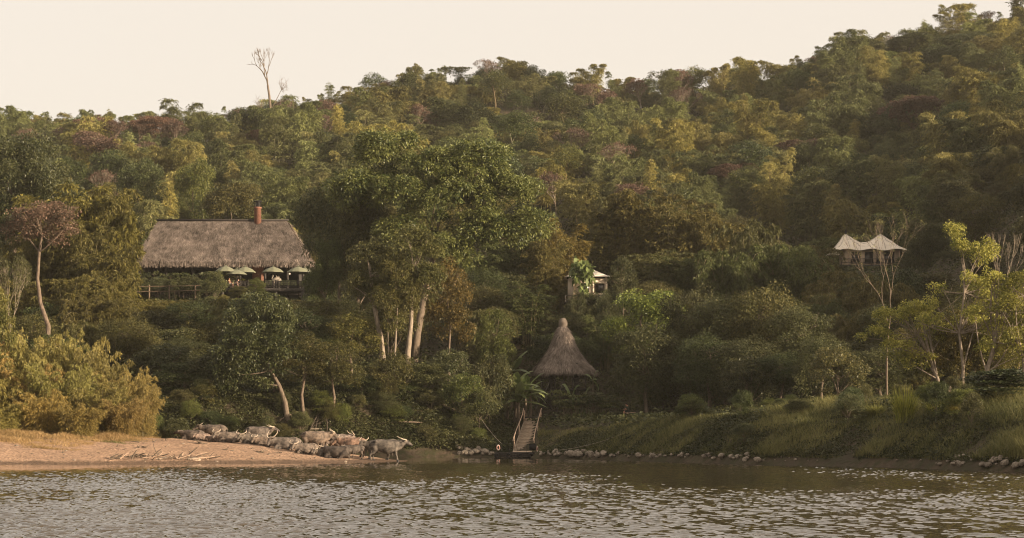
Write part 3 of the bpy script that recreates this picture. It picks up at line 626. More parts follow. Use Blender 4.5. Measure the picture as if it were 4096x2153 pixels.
trunk_tree(681, [(0, 0, -.8), (-.1, 0, 3), (.1, 0, 6), (.3, 0, 9)], .17, [(.2, 0, 10.5, 1.9, 1.7, 2.0), (-.9, -.3, 8.2, 1.3, 1.2, 1.3), (1.2, 0, 8.6, 1.3, 1.2, 1.3)], 60).place("multi_stem_tree", 1582, 191, 1030, 170, "leafy tree on the slender pink trunk between two thick ones", "tree", col=(1.3, 1.15, .9))
trunk_tree(682, [(-.3, 0, -.8), (-.2, 0, 3), (.1, 0, 6), (.2, 0, 10)], .33, [(.2, 0, 12.2, 2.3, 2, 2.2), (1.6, -.4, 9.4, 1.5, 1.4, 1.6), (-1.2, -.3, 9.0, 1.4, 1.3, 1.4)]).place("multi_stem_tree", 1640, 192, 905, 240, "leafy tree on the straight pale trunk under the domed crown", "tree", col=(1.15, 1.1, .9))
trunk_tree(683, [(0, 0, -.8), (.1, 0, 3), (0, 0, 7)], .12, [(0, 0, 9, 1.5, 1.4, 2.2), (.6, 0, 7, 1.1, 1.0, 1.0)], 44).place("multi_stem_tree", 1551, 191.3, 1120, 120, "thin leafy stem leaning on the thickest pale trunk", "tree", col=(1.3, 1.15, .9))
P(thin_tree, "reddish_tree", 1800, 196, 1035, 190, "small reddish olive tree right of the leaning trunk", "tree", (1.5, 1.05, .8))
P(thin_tree, "light_tree", 1975, 200, 1240, 150, "small light green tree with fine foliage in the dark gully", "tree", 'bright')
# the big domed tree
T, K = make_tree(660, H=24, trunk=[(-1.2, 0, -1), (-.8, 0, 3), (-.1, 0, 7), (.5, 0, 10.5), (.9, 0, 13)], r0=.42, nclump=340, cr=1.0, per=330, L=.28, Wd=.115, limbs=30, flat=.75,
    lobes=[(-3.2, 1, 21, 3.2, 3.2, 2.6), (.6, 0, 19.6, 2.6, 3, 2.2), (4.4, 0, 19.6, 3.6, 3.6, 2.9), (7.4, 0, 16.6, 3.0, 3.4, 2.2), (8.8, -.5, 13.6, 2.4, 2.6, 1.5), (2.6, -2, 16.2, 3.4, 2.4, 1.9), (-6, 0, 17.2, 2.9, 3, 2.2), (4.8, -1.5, 13.4, 2.6, 2.4, 1.5), (-2.6, -1.5, 16.4, 2.8, 2.4, 2.2), (-1.6, -1, 12.6, 2.4, 2.2, 1.9), (1.6, -1.5, 11.4, 1.9, 1.8, 1.4), (6.4, -1, 13.2, 2.0, 2.0, 1.3), (3.4, -1.2, 10.6, 1.6, 1.5, 1.1)], droop=.4)
Proto((T, K), BL).place("domed_tree", 1705, 210, 528, 800, "huge domed glossy green tree at the centre with a leaning trunk", "tree", col=(1.6, 1.65, 1.25))

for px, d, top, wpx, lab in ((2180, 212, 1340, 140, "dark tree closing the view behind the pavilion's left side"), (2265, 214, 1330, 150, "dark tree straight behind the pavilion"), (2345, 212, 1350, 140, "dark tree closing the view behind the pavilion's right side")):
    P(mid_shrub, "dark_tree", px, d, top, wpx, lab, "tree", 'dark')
for px, d, lab in ((565, 257, "dark shrub furthest left under the thatched eave"), (630, 257.3, "dark shrub under the eave above the second fence post"), (700, 257, "dark shrub under the eave above the fourth fence post"), (765, 257.3, "dark shrub under the eave near the end of the fence"), (830, 256.6, "dark shrub between the fence and the deck")):
    P(mid_shrub, "eave_shrub", px, d, 1108 + (px % 3) * 6, 95, lab, "shrub", 'mid')
for i in range(34):
    px = 420 + 1600 * rf0.random(); d = edge_d(px) + 1.5 + rf0.random() * 6; hh = 1.3 + 1.5 * rf0.random(); g = ground(px, d)
    root = P(mid_shrub if i % 3 else drape, "vine_shrub", px, d, HY - (g[2] + hh - CH) / d * F, (1.2 + 1.2 * rf0.random()) / d * F, "small leafy shrub poking out of the vine-covered bank behind the herd", "shrub", ['mid', 'bright', 'olive', 'dark', 'brown'][i % 5], "small shrubs on the vine-covered bank"); root.location.z -= .55
for i in range(26):
    px = 2700 + 1390 * rf0.random(); d = edge_d(px) + 4 + rf0.random() * 26; hh = 1.1 + 1.3 * rf0.random() ** 2; g = ground(px, d)
    P(mid_shrub, "bank_bush", px, d, HY - (g[2] + hh - CH) / d * F, (1.0 + 1.1 * rf0.random()) / d * F, "small leafy bush standing out of the long grass on the right bank", "bush", ['mid', 'bright', 'olive', 'dark'][i % 4], "small bushes in the bank grass")
# bank shrubs and climbers between the herd and the jetty
for px, d, top, wpx, lab, c in ((1555, 186, 1412, 180, "tall climber-covered shrub below the pale trunks", 'olive'), (1705, 188, 1455, 170, "round dark shrub under the leaning trunk", 'mid'), (1850, 186, 1495, 160, "upright light green shrub halfway to the jetty", 'bright'),
        (1960, 190, 1420, 180, "grey-green shrub left of the banana plants", 'grey'), (1640, 187, 1530, 150, "dark shrub right of the climber-covered shrub", 'dark'), (1790, 190, 1400, 180, "olive shrub beside the thin white trunk", 'mid'), (1450, 186, 1500, 170, "shaded shrub above the standing buffalo", 'dark'),
        (1920, 186, 1560, 150, "low vine-covered shrub left of the banana clump", 'mid'), (1100, 184, 1480, 200, "dark shrub above the middle of the herd", 'dark'), (880, 182, 1420, 240, "dull green shrub left of the large dark tree", 'mid'), (740, 182, 1450, 240, "dark shrub right of the riverside bush", 'dark'),
        (650, 186, 1380, 240, "dull shrub on the steep slope above the riverside bush", 'mid'), (780, 200, 1290, 230, "brownish shrub on the slope under the fence", 'brown'), (640, 210, 1265, 220, "olive shrub on the slope under the fence", 'olive'), (890, 205, 1300, 190, "dark green shrub under the left end of the deck", 'mid'), (560, 196, 1310, 220, "reddish brown shrub left of the slope", 'brown'),
        (1000, 236, 1195, 190, "green shrub just below the deck fascia", 'bright'), (1110, 238, 1200, 180, "olive shrub below the deck's right posts", 'olive'), (1170, 230, 1215, 170, "dark shrub below the deck's right end", 'mid'), (860, 252, 1085, 90, "dark shrub at the left end of the deck", 'mid')):
    P(mid_shrub, "bank_shrub", px, d, top, wpx, lab, "shrub", c)
P(thin_tree, "feathery_tree", 1030, 244, 1112, 75, "narrow feathery light green tree in front of the deck railing", "tree", 'bright')
P(thin_tree, "flat_topped_tree", 955, 246, 1146, 85, "small flat-topped tree growing up against the deck", "tree", 'yel')
P(thin_tree, "brush_tree", 893, 238, 1178, 55, "little brush-shaped pale tree below the deck", "tree", (2.0, 1.7, 1.3))

# behind and around the small tent
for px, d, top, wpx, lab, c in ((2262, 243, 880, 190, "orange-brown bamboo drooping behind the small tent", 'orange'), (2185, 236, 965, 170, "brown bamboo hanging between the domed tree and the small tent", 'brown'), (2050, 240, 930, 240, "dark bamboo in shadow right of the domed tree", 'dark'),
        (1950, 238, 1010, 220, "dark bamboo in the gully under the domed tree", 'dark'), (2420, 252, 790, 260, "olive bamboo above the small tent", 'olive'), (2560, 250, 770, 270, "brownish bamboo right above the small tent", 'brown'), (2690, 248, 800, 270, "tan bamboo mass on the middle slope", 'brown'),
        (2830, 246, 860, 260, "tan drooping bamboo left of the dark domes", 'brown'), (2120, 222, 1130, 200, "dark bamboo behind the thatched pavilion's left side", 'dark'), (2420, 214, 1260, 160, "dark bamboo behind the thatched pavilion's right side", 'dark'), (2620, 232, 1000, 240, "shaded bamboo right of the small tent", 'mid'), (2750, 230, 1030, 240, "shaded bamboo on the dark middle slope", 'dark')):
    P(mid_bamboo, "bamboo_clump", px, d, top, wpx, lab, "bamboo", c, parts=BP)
bigleaf = Proto(make_tree(670, H=8, nclump=16, cr=.9, per=26, L=.85, Wd=.62, lobes=[(0, 0, 6, 1.6, 1.4, 2.2)], limbs=10, r0=.1), [M['bark'], M['banana']])
bigleaf.place("big_leaf_plant", 2325, 229, 1035, 90, "plant with very large drooping leaves left of the tent roof", "plant", col=(1.3, 1.3, 1.2))
P(thin_tree, "leafy_tree", 2492, 218, 1030, 120, "slim dark tree right in front of the small tent", "tree", 'mid')
P(mid_tree, "lime_tree", 2575, 204, 1165, 300, "lime green tree with lit upper leaves right of the pavilion", "tree", 'lime')
P(drape, "vine_draped_tree", 2590, 192, 1300, 280, "vine-draped grey-green tree with a bent trunk on the grass edge", "tree", 'mid')
for px, d, top, wpx, lab, c in ((3000, 236, 900, 270, "dark bamboo dome highest on the middle slope", 'mid'), (3140, 232, 985, 290, "wide dark bamboo dome left of the twin-peaked tent", 'dark'), (3265, 258, 985, 200, "bamboo dome hiding the left end of the twin-peaked tent", 'olive'), (2890, 228, 1010, 240, "dark bamboo dome under the tan bamboo", 'dark'),
        (3320, 215, 1180, 240, "brown dome of foliage below the twin-peaked tent", 'brown'), (3400, 200, 1290, 240, "reddish brown dome of foliage left of the tall pale tree", 'brown'), (3330, 190, 1400, 220, "low brown dome beside the tall pale tree", 'brown'), (3620, 230, 1130, 260, "dark dome behind the sunlit trees", 'dark'), (3480, 222, 1110, 240, "olive dome under the twin-peaked tent", 'mid')):
    P(mid_dome, "bamboo_dome", px, d, top, wpx, lab, "bamboo", c, parts=BP)
for px, d, top, wpx, lab, c in ((2770, 196, 1150, 280, "tall leafy mass right of the lime green tree", 'grey'), (2900, 192, 1190, 290, "tall drooping mass in the middle of the shaded thicket", 'mid'), (3060, 190, 1140, 300, "tall mass with orange tipped leaves on top", 'olive'), (3210, 186, 1225, 280, "dark rounded mass right of the orange tipped one", 'mid'),
        (2990, 181, 1350, 280, "bushy mass low in the shaded thicket", 'mid'), (2830, 183, 1340, 250, "bushy mass beside the vine-draped tree", 'dark'), (3130, 177, 1410, 240, "vine-hung mass above the grass bank", 'dark'), (3250, 178, 1450, 220, "dark mass at the right end of the thicket", 'dark')):
    P(drape, "thicket_tree", px, d, top, wpx, lab, "tree", c)

# right bank: tall pale tree, sunlit trees, bare trees
T, K = make_bare(700, H=17, trunk=[(0, 0, -.6), (-.05, 0, 3), (0, 0, 6), (.25, 0, 8.2)], r0=.155, depth=6, leafn=5, L=.22, Wd=.035, spread=.50, up=.75, splits=2)
Proto((T, K), [M['bark_mid'], M['leaf_far']]).place("pale_trunk_tree", 3548, 168, 845, 330, "tall slender pale tree with thin foliage in front of the twin-peaked tent", "tree", col=(.8, .85, .8)).children[0].color = (1.5, 1.5, 1.5, 1)
LM = [M['bark_pale'], M['leaf_lime']]
for px, d, top, wpx, lab, sd, tr, lb, nc in ((3845, 148, 893, 330, "tall sunlit tree with white limbs and lime leaf tufts at its top", 710, [(0, 0, -.6), (.2, 0, 3), (-.2, 0, 6), (.3, 0, 9.5), (.2, 0, 12)],
        [(-.6, 0, 14.6, .9, .8, 1.0), (.1, 0, 13.2, .8, .8, .7), (2.2, 0, 13.0, 1.3, 1.2, 1.0), (1.0, 0, 10.2, 1.2, 1.1, .9), (-2.4, .3, 9.4, 1.1, 1.0, .9), (2.8, .4, 9.2, 1.5, 1.3, 1.0), (-3.2, 0, 7.0, 1.3, 1.2, .9), (.4, .6, 7.4, 1.4, 1.2, .9), (3.0, .4, 6.2, 1.5, 1.4, 1.2)], 74),
       (3660, 150, 1205, 320, "spreading sunlit lime crown reaching left over the dark hollow", 711, [(2.2, 0, -.6), (2.0, 0, 2.6), (1.2, 0, 5), (.3, 0, 7)], [(-2.2, 0, 8.6, 1.5, 1.3, 1.0), (-3.4, 0, 7.0, 1.5, 1.3, .9), (.2, 0, 9.2, 1.6, 1.4, 1.0), (-1.6, -.5, 5.6, 1.6, 1.3, 1.1), (1.4, 0, 7.4, 1.5, 1.4, 1.2), (.2, -.4, 4.6, 1.3, 1.2, .9)], 78),
       (3985, 146, 1085, 270, "leaning pale tree with lime leaves right of the tallest white one", 712, [(-1.4, 0, -.6), (-.8, 0, 3), (-.1, 0, 6), (.1, 0, 9), (-.2, 0, 11)], [(-.4, 0, 12.2, 1.1, 1.0, .8), (1.4, 0, 10.4, 1.5, 1.3, 1.0), (-1.4, 0, 8.6, 1.3, 1.2, 1.0), (.8, .4, 7.6, 1.5, 1.4, 1.1), (1.8, 0, 5.4, 1.4, 1.2, 1.0), (-.8, 0, 5.2, 1.1, 1.0, .8)], 66),
       (4085, 145, 1085, 220, "sunlit leafy tree cut by the right edge", 713, [(.5, 0, -.6), (.2, 0, 4), (.5, 0, 8), (.2, 0, 10)], [(0, 0, 11, 1.4, 1.3, 1.1), (-1.2, 0, 9, 1.3, 1.2, 1.0), (1.0, 0, 8, 1.6, 1.4, 1.2), (-.6, -.3, 5.6, 1.5, 1.3, 1.2), (1.2, 0, 4, 1.3, 1.2, 1.0)], 70)):
    Proto(make_tree(sd, H=22, trunk=tr, r0=.19, lobes=lb, nclump=int(nc * 1.15), cr=.58, per=110, L=.19, Wd=.11, flat=.8, limbs=40, twigs=2, lf=.3), LM).place("sunlit_tree", px, d, top, wpx, lab, "tree", col=(1.15, 1.15, 1.0))
for i, (px, d, top, wpx, lab) in enumerate(((4020, 150, 925, 150, "bare grey tree with upright twigs near the right edge"), (4100, 149, 960, 150, "bare grey tree cut by the right edge"))):
    Proto(make_bare(720 + i, H=13, depth=6, r0=.15, spread=.34, up=.9, first=.5, splits=2), [M['bark_pale'], None]).place("bare_tree", px, d, top, wpx, lab, "tree")
for px, d, top, wpx, lab, c in ((3730, 153, 1330, 200, "yellow-green crown low behind the spreading lime crown", 'yel'), (3905, 156, 1150, 230, "leafy olive crown among the white trunks", 'yel'), (4075, 154, 1240, 200, "olive crown low at the right edge", 'yel')):
    P(thin_tree, "sunlit_crown_tree", px, d, top, wpx, lab, "tree", c)
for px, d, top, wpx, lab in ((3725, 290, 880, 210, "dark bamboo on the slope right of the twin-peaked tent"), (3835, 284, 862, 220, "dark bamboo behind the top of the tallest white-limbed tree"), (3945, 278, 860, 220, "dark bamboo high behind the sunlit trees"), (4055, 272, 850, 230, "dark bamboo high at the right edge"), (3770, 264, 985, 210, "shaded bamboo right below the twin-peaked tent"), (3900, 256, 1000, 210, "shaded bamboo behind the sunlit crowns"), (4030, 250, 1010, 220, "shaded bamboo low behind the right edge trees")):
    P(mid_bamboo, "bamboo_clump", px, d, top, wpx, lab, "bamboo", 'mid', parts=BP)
P(drape, "vine_draped_tree", 3830, 151, 1240, 220, "brown vine-hung trunk group among the sunlit trees", "tree", (1.7, 1.3, .8))
P(drape, "vine_draped_tree", 3985, 150, 1300, 200, "olive vine-hung trunk behind the dark conifer-like shrub", "tree", (1.6, 1.4, .8))
T, K = MB(), MB(); rg = np.random.default_rng(730); tube(T, [(0, 0, -.3), (0, 0, 1.4), (.1, 0, 2.8)], [.12, .09, .03], 6)
for i in range(46):
    a = rg.random() * 6.28; z = .5 + 2.2 * rg.random(); l = (3.2 - z * .75) * (.6 + .5 * rg.random()); e = np.array((math.cos(a) * l, math.sin(a) * l, z + .25)); Q = curve_pts((0, 0, z), e, rg, .05, 7, .12); tube(T, Q, np.linspace(.03, .008, 7), 4, cap=False)
    for q in range(7):
        n_ = 34; pp = Q[q] + rg.normal(size=(n_, 3)) * np.array((.22, .22, .05)); leaves(K, pp, rg.normal(size=(n_, 3)) * np.array((1, 1, .2)) + e * .2, .22, .07, rg.random(n_) * .5, rg)
Proto((T, K), BL).place("layered_shrub", 4000, 121, 1478, 330, "dark conifer-like shrub with flat layered boughs", "shrub", col=(.75, .85, .7))

# fill plants on the steep slope between the named ones
KEEP = [(500, 1260, 780, 1190, 262), (2090, 2420, 1250, 1690, 205), (1900, 2220, 1440, 1800, 196), (2270, 2450, 1030, 1240, 232), (3320, 3640, 890, 1080, 290), (1480, 1830, 1000, 1440, 203), (1290, 2130, 520, 1010, 210), (3560, 4096, 880, 1500, 153), (3500, 3600, 850, 1560, 170), (80, 330, 800, 1340, 188)]
rf = np.random.default_rng(31); n_fill = 0; occ = []
for _ in range(6000):
    if n_fill >= 190: break
    px = -120 + 4400 * rf.random(); d0 = edge_d(px) + (14 if px < 2300 else 45); d = d0 + (292 - d0) * rf.random()
    if 540 < px < 1260 and 240 < d < 288 or 3310 < px < 3650 and 262 < d < 300 or 2090 < px < 2420 and 192 < d < 214 or 2260 < px < 2460 and 222 < d < 240 or px > 3450 and d < 172: continue
    g = ground(px, d)
    if any((g[0] - a) ** 2 + (d - b_) ** 2 < 16 for a, b_ in occ): continue
    hh = 4.2 + 3.6 * rf.random(); wpx = (4.2 + 2.4 * rf.random()) / d * F; top = HY - (g[2] + hh - CH) / d * F
    for k in KEEP:
        if d < k[4] and px + wpx / 2 > k[0] and px - wpx / 2 < k[1] and top < k[3]: top = max(top, k[3] + 12)
    if HY - (g[2] - CH) / d * F - top < 1.6 / d * F: continue
    occ.append((g[0], d)); n_fill += 1
    where = ("under the lodge" if px < 1300 else "around the big domed tree" if px < 2000 else "between the pavilion and the small tent" if px < 2700 else "in the shaded hollow right of the pavilion" if px < 3450 else "behind the sunlit right-hand trees")
    lst, nm, cat, pr = ((mid_dome, "slope_bamboo", "bamboo", BP), (mid_shrub, "slope_shrub", "shrub", ("trunk", "crown")), (drape, "slope_tree", "tree", ("trunk", "crown")))[rf.integers(3)]
    P(lst, nm, px, d, top, wpx, "%s filling the steep slope %s" % ({"bamboo": "low arching bamboo", "shrub": "dense green shrub", "tree": "drooping dark leafy tree"}[cat], where), cat, ['mid', 'olive', 'dark', 'grey', 'brown'][rf.integers(5)], "%ss %s" % (cat, where), pr)

# ------------------------------------------------------------------ buildings
def straw(mb, P, down, nrmv, n, rng, L=.7, Wd=.05, lift=.10, toneshift=0):
    """loose straws lying down a thatch surface from points P"""
    dr = nrm(down + rng.normal(size=(n, 3)) * .16 + nrmv * (lift * (.4 + rng.random((n, 1)))))
    sd = nrm(np.cross(dr, nrmv) + rng.normal(size=(n, 3)) * .2); l = (L * (.5 + .9 * rng.random(n)))[:, None]
    v = np.stack([P - sd * Wd / 2, P + sd * Wd / 2, P + dr * l + sd * Wd / 5, P + dr * l - sd * Wd / 5], 1).reshape(-1, 3)
    mb.add(v, np.arange(n * 4).reshape(n, 4), 0, np.repeat(np.clip(rng.random(n) + toneshift, 0, 1), 4))

rl = np.random.default_rng(50)
LD = 258.0
deck_z = W(0, 1152, LD)[2]
lx0, lx1 = W(535, 0, 262)[0], W(1232, 0, 262)[0]
lodge = empty("thatched_lodge", ((lx0 + lx1) / 2, 262, deck_z), "long open-sided lodge with a huge brown thatched hip roof", "building")
def L(o): o.parent = lodge; o.matrix_parent_inverse = Matrix.Translation(-lodge.location); return o
ez, rz_ = W(0, 1043, 262)[2], W(0, 884, 270.5)[2]
rx0, rx1 = W(636, 0, 270.5)[0], W(1146, 0, 270.5)[0]
E = [np.array((lx0, 262, ez)), np.array((lx1, 262, ez)), np.array((lx1, 279, ez)), np.array((lx0, 279, ez))]; RA, RB = np.array((rx0, 270.5, rz_)), np.array((rx1, 270.5, rz_))
mb = MB(); th = np.array((0, 0, .55))
V = [*E, RA, RB] + [p - th for p in E] + [RA - th * 1.5, RB - th * 1.5]
mb.add(V, [(0, 1, 5, 4), (2, 3, 4, 5)]); mb.add(V, [(1, 2, 5), (3, 0, 4)])
mb.add(V, [(7, 6, 10, 11), (9, 8, 11, 10), (6, 7, 1, 0), (7, 8, 2, 1), (8, 9, 3, 2), (9, 6, 0, 3)]); mb.add(V, [(8, 7, 11), (6, 9, 10)])
for a, b_, c, d_, n in ((E[0], E[1], RB, RA, 21000), (E[3], E[0], RA, RA, 3000), (E[1], E[2], RB, RB, 3000), (E[2], E[3], RA, RB, 1500)):
    u, t = rl.random((n, 1)), rl.random((n, 1)); t = (np.floor(t * 16) + rl.random((n, 1)) ** 2.2) / 16
    lo, hi = a + (b_ - a) * u, d_ + (c - d_) * u; Pp = lo + (hi - lo) * t; dn = nrm(lo - hi); nv = nrm(np.cross(b_ - a, hi - lo)); nv = nv * np.sign(nv[:, 2:3] + 1e-6)
    sh = (vnoise(Pp[:, 0], Pp[:, 2], 1.3, 5) + vnoise(Pp[:, 0], Pp[:, 2], .5, 6)) * .55
    straw(mb, Pp + nv * .03, dn, nv, n, rl, .75, .05, .12, sh)
for a, b_, n in ((E[0], E[1], 3600), (E[3], E[0], 900), (E[1], E[2], 900)):
    u = rl.random((n, 1)); Pp = a + (b_ - a) * u - np.array((0, 0, .05)) + rl.normal(size=(n, 3)) * np.array((.04, .08, .10)); out = nrm(np.cross(b_ - a, (0, 0, 1.)))
    straw(mb, Pp, nrm(out * .25 + np.array((0, 0, -1.))) * np.ones((n, 1)), out * np.ones((n, 1)), n, rl, .62 + .25 * float(0), .07, .05, vnoise(Pp[:, 0], Pp[:, 1], .4, 8) * .6)
roof = L(mb.build("roof", M['thatch']))
mb = MB(); box(mb, ((rx0 + rx1) / 2, 270.5, rz_ + .10), (rx1 - rx0 + .6, .55, .22)); ridge = mb.build("ridge_cap", M['wood_dark']); ridge.parent = roof
c = W(1031, 0, 270.1); cz0, cz1 = rz_ - .9, W(0, 829, 270.1)[2]
mb = MB(); lathe(mb, [(.0, cz0), (.50, cz0), (.46, cz1 - .2), (.53, cz1 - .18), (.53, cz1), (0, cz1)], (c[0], 270.1, 0), 18); ch = mb.build("chimney", M['brick'], smooth=False); ch.parent = roof
mb = MB(); ct = W(0, 806, 270.1)[2]
for a in range(6): box(mb, (c[0] + .40 * math.cos(a * 1.047), 270.1 + .40 * math.sin(a * 1.047), (cz1 + ct) / 2), (.07, .07, ct - cz1))
lathe(mb, [(0, ct + .10), (.42, ct + .08), (.58, ct), (.58, ct - .07), (0, ct - .07)], (c[0], 270.1, 0), 18); lathe(mb, [(.3, cz1), (.3, ct - .08)], (c[0], 270.1, 0), 12)
cc = mb.build("chimney_cap", M['iron']); cc.parent = ch
for o in (ridge, roof, ch, cc):
    pass
for px in (560, 665, 770, 868, 960, 1060, 1150, 1212):
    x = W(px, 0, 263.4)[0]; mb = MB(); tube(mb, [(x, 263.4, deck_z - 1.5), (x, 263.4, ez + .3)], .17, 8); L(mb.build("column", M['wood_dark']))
x = W(1036, 0, 264)[0]; mb = MB(); box(mb, (x, 264.4, (deck_z + ez) / 2), (1.75, 1.1, ez - deck_z + 1)); L(mb.build("brick_pillar", M['brick']))
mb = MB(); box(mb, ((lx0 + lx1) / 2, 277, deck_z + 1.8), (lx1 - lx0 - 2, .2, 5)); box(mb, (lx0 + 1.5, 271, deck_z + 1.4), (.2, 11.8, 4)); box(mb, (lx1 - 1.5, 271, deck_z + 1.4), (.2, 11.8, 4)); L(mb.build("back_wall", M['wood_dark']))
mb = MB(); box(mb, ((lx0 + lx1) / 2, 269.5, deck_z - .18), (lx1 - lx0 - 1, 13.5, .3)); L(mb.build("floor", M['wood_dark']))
mb = MB(); x0, x1 = W(975, 0, 263)[0], W(1010, 0, 263)[0]; box(mb, ((x0 + x1) / 2, 266.2, deck_z + .55), (x1 - x0 + 1, .6, 1.1)); L(mb.build("bar_counter", M['wood_dark']))

# deck in front of the lodge
dx0, dx1 = W(884, 0, LD)[0], W(1232, 0, LD)[0]; dcx, dw = (dx0 + dx1) / 2, dx1 - dx0
deck = empty("dining_deck", (dcx, LD, deck_z), "dark timber dining deck on posts in front of the thatched lodge", "deck")
def D(o, par=None): o.parent = par or deck; o.matrix_parent_inverse = Matrix.Translation(-deck.location) if par is None else Matrix(); return o
mb = MB()
for i in range(22): box(mb, (dcx, LD + .12 + i * .215, deck_z - .03), (dw, .205, .06))
D(mb.build("floor", M['wood_grey']))
mb = MB(); box(mb, (dcx, LD - .02, deck_z - .26), (dw + .3, .12, .38)); box(mb, (dcx, LD + 4.4, deck_z - .26), (dw, .12, .38)); D(mb.build("fascia_beam", M['wood_grey']))
for px in (890, 1000, 1104, 1212):
    x = W(px, 0, LD)[0]; gz = float(terrain_z(x, LD)); mb = MB(); box(mb, (x, LD + .12, (gz - .5 + deck_z - .45) / 2), (.5 if px == 1212 else .3, .3, deck_z - .45 - gz + .5)); D(mb.build("post", M['wood_grey']))
for z, nm in ((.86, "top_rail"), (.16, "bottom_rail")):
    mb = MB(); tube(mb, [(dx0, LD, deck_z + z), (dcx, LD, deck_z + z + .015), (dx1, LD, deck_z + z)], .045, 6); D(mb.build(nm, M['wood_dark']))
rgp = [886, 992, 1104, 1216]
for px in rgp:
    x = W(px, 0, LD)[0]; mb = MB(); lathe(mb, [(0, deck_z), (.075, deck_z), (.075, deck_z + .25), (.05, deck_z + .3), (.085, deck_z + .45), (.05, deck_z + .6), (.075, deck_z + .66), (.075, deck_z + .92), (.1, deck_z + .97), (.06, deck_z + 1.04), (0, deck_z + 1.05)], (x, LD, 0), 10); D(mb.build("newel_post", M['wood_dark']))
nbal = 62
for i in range(nbal):
    x = dx0 + (i + .5) / nbal * dw; mb = MB(); box(mb, (x, LD, deck_z + .51), (.05, .05, .66)); D(mb.build("baluster", M['wood_dark']))

# parasols, chairs, tables, people on the deck
def make_parasol(Rr=1.42, h=2.55, drop=.62):
    root = empty("parasol", (0, 0, 0), None, "parasol"); mb = MB(); tube(mb, [(0, 0, .05), (0, 0, h + .05)], .035, 8); mb.build("pole", M['wood_dark'], root)
    mb = MB(); n = 8; sub = 6; a = np.arange(n * sub) / (n * sub) * 2 * math.pi; rr = np.where(np.arange(n * sub) % sub == 0, 1, np.cos(math.pi / n) / np.cos(((a % (2 * math.pi / n)) - math.pi / n)))
    rings = [(0.06, h), (.3, h - .10), (.65, h - .27), (1, h - drop)]; v = []
    for q, z in rings: v += [(Rr * q * rr[i] * math.cos(a[i]), Rr * q * rr[i] * math.sin(a[i]), z) for i in range(len(a))]
    m_ = len(a); f = [(k * m_ + i, k * m_ + (i + 1) % m_, (k + 1) * m_ + (i + 1) % m_, (k + 1) * m_ + i) for k in range(3) for i in range(m_)]
    mb.add(v, f); mb.add([(Rr * rr[i] * math.cos(a[i]), Rr * rr[i] * math.sin(a[i]), h - drop - q) for q in (0, .07) for i in range(m_)], [(i, (i + 1) % m_, m_ + (i + 1) % m_, m_ + i) for i in range(m_)])
    lathe(mb, [(.22, h + .02), (.1, h + .10), (0, h + .13)], (0, 0, 0), 8)
    mb.build("canopy", M['umbrella'], root)
    for i in range(8):
        mb = MB(); b_ = i * math.pi / 4; tube(mb, [(.05 * math.cos(b_), .05 * math.sin(b_), h - .05), (Rr * .97 * math.cos(b_), Rr * .97 * math.sin(b_), h - drop)], .012, 4); mb.build("rib", M['wood_dark'], root)
    mb = MB(); lathe(mb, [(0, 0), (.28, 0), (.28, .06), (.06, .10), (.05, .25), (0, .25)], (0, 0, 0), 14); mb.build("base", M['iron'], root)
    return root
par = make_parasol(); first = True
for px, d, top, lab in ((903, 258.9, 1061, "pale green parasol at the left end of the deck, highest in its cluster"), (980, 260.9, 1063, "pale green parasol at the right of the left-hand cluster"), (947, 258.7, 1077, "lower pale green parasol overlapping two others in the cluster"),
                        (950, 261.4, 1070, "pale green parasol mostly hidden at the back of the cluster"), (1093, 258.9, 1064, "lone pale green parasol in the middle of the deck"), (1193, 258.9, 1063, "pale green parasol at the right end of the deck, front one"), (1220, 260.6, 1068, "pale green parasol half hidden by leaves at the deck's right end")):
    o = par if first else copy_tree(par); first = False; p = W(px, top, d); o.location = (p[0], d, deck_z); o.scale = (1, 1, (p[2] - deck_z) / 2.65); o.rotation_euler = (0, 0, random.random()); tag(o, lab, None, "parasols over the lodge deck")

def make_chair():
    root = empty("deck_chair", (0, 0, 0), None, "chair"); 
    for sx in (-1, 1):
        for sy in (-1, 1): mb = MB(); tube(mb, [(sx * .25, sy * .24, 0), (sx * .24, sy * .22, .4)], .025, 5); mb.build("leg", M['wood_dark'], root)
    mb = MB(); box(mb, (0, 0, .45), (.54, .52, .11)); mb.build("seat_cushion", M['cushion'], root)
    mb = MB(); v0 = mb.n; box(mb, (0, .27, .76), (.54, .10, .56)); mb.build("back_cushion", M['cushion'], root)
    mb = MB(); tube(mb, [(-.27, .3, .4), (-.27, .33, .9), (0, .35, 1.02), (.27, .33, .9), (.27, .3, .4)], .025, 5); mb.build("back_frame", M['wood_dark'], root)
    return root
chair = make_chair(); first = True
for px, d, rz, lab in ((914, 258.8, 1.6, "green cushioned chair with the seated bare-chested person"), (936, 259.3, 2.6, "green cushioned chair with the person leaning forward"), (1072, 258.9, .4, "green cushioned chair nearest the feathery tree on the deck"), (1086, 259.0, 2.9, "green cushioned chair left of the pale statue"), (1122, 258.8, .2, "green cushioned chair just right of the pale statue"),
                       (1136, 258.9, .1, "green cushioned chair left of the mid-deck table"), (1150, 258.8, .0, "green cushioned chair behind the right-hand railing"), (1164, 259.0, -.2, "green cushioned chair right of the mid-deck table"), (1180, 258.9, .3, "green cushioned chair under the front right parasol"), (1202, 259.2, -.4, "green cushioned chair furthest right on the deck")):
    o = chair if first else copy_tree(chair); first = False; o.location = (W(px, 0, d)[0], d, deck_z); o.rotation_euler = (0, 0, rz); tag(o, lab, None, "cushioned chairs on the lodge deck")
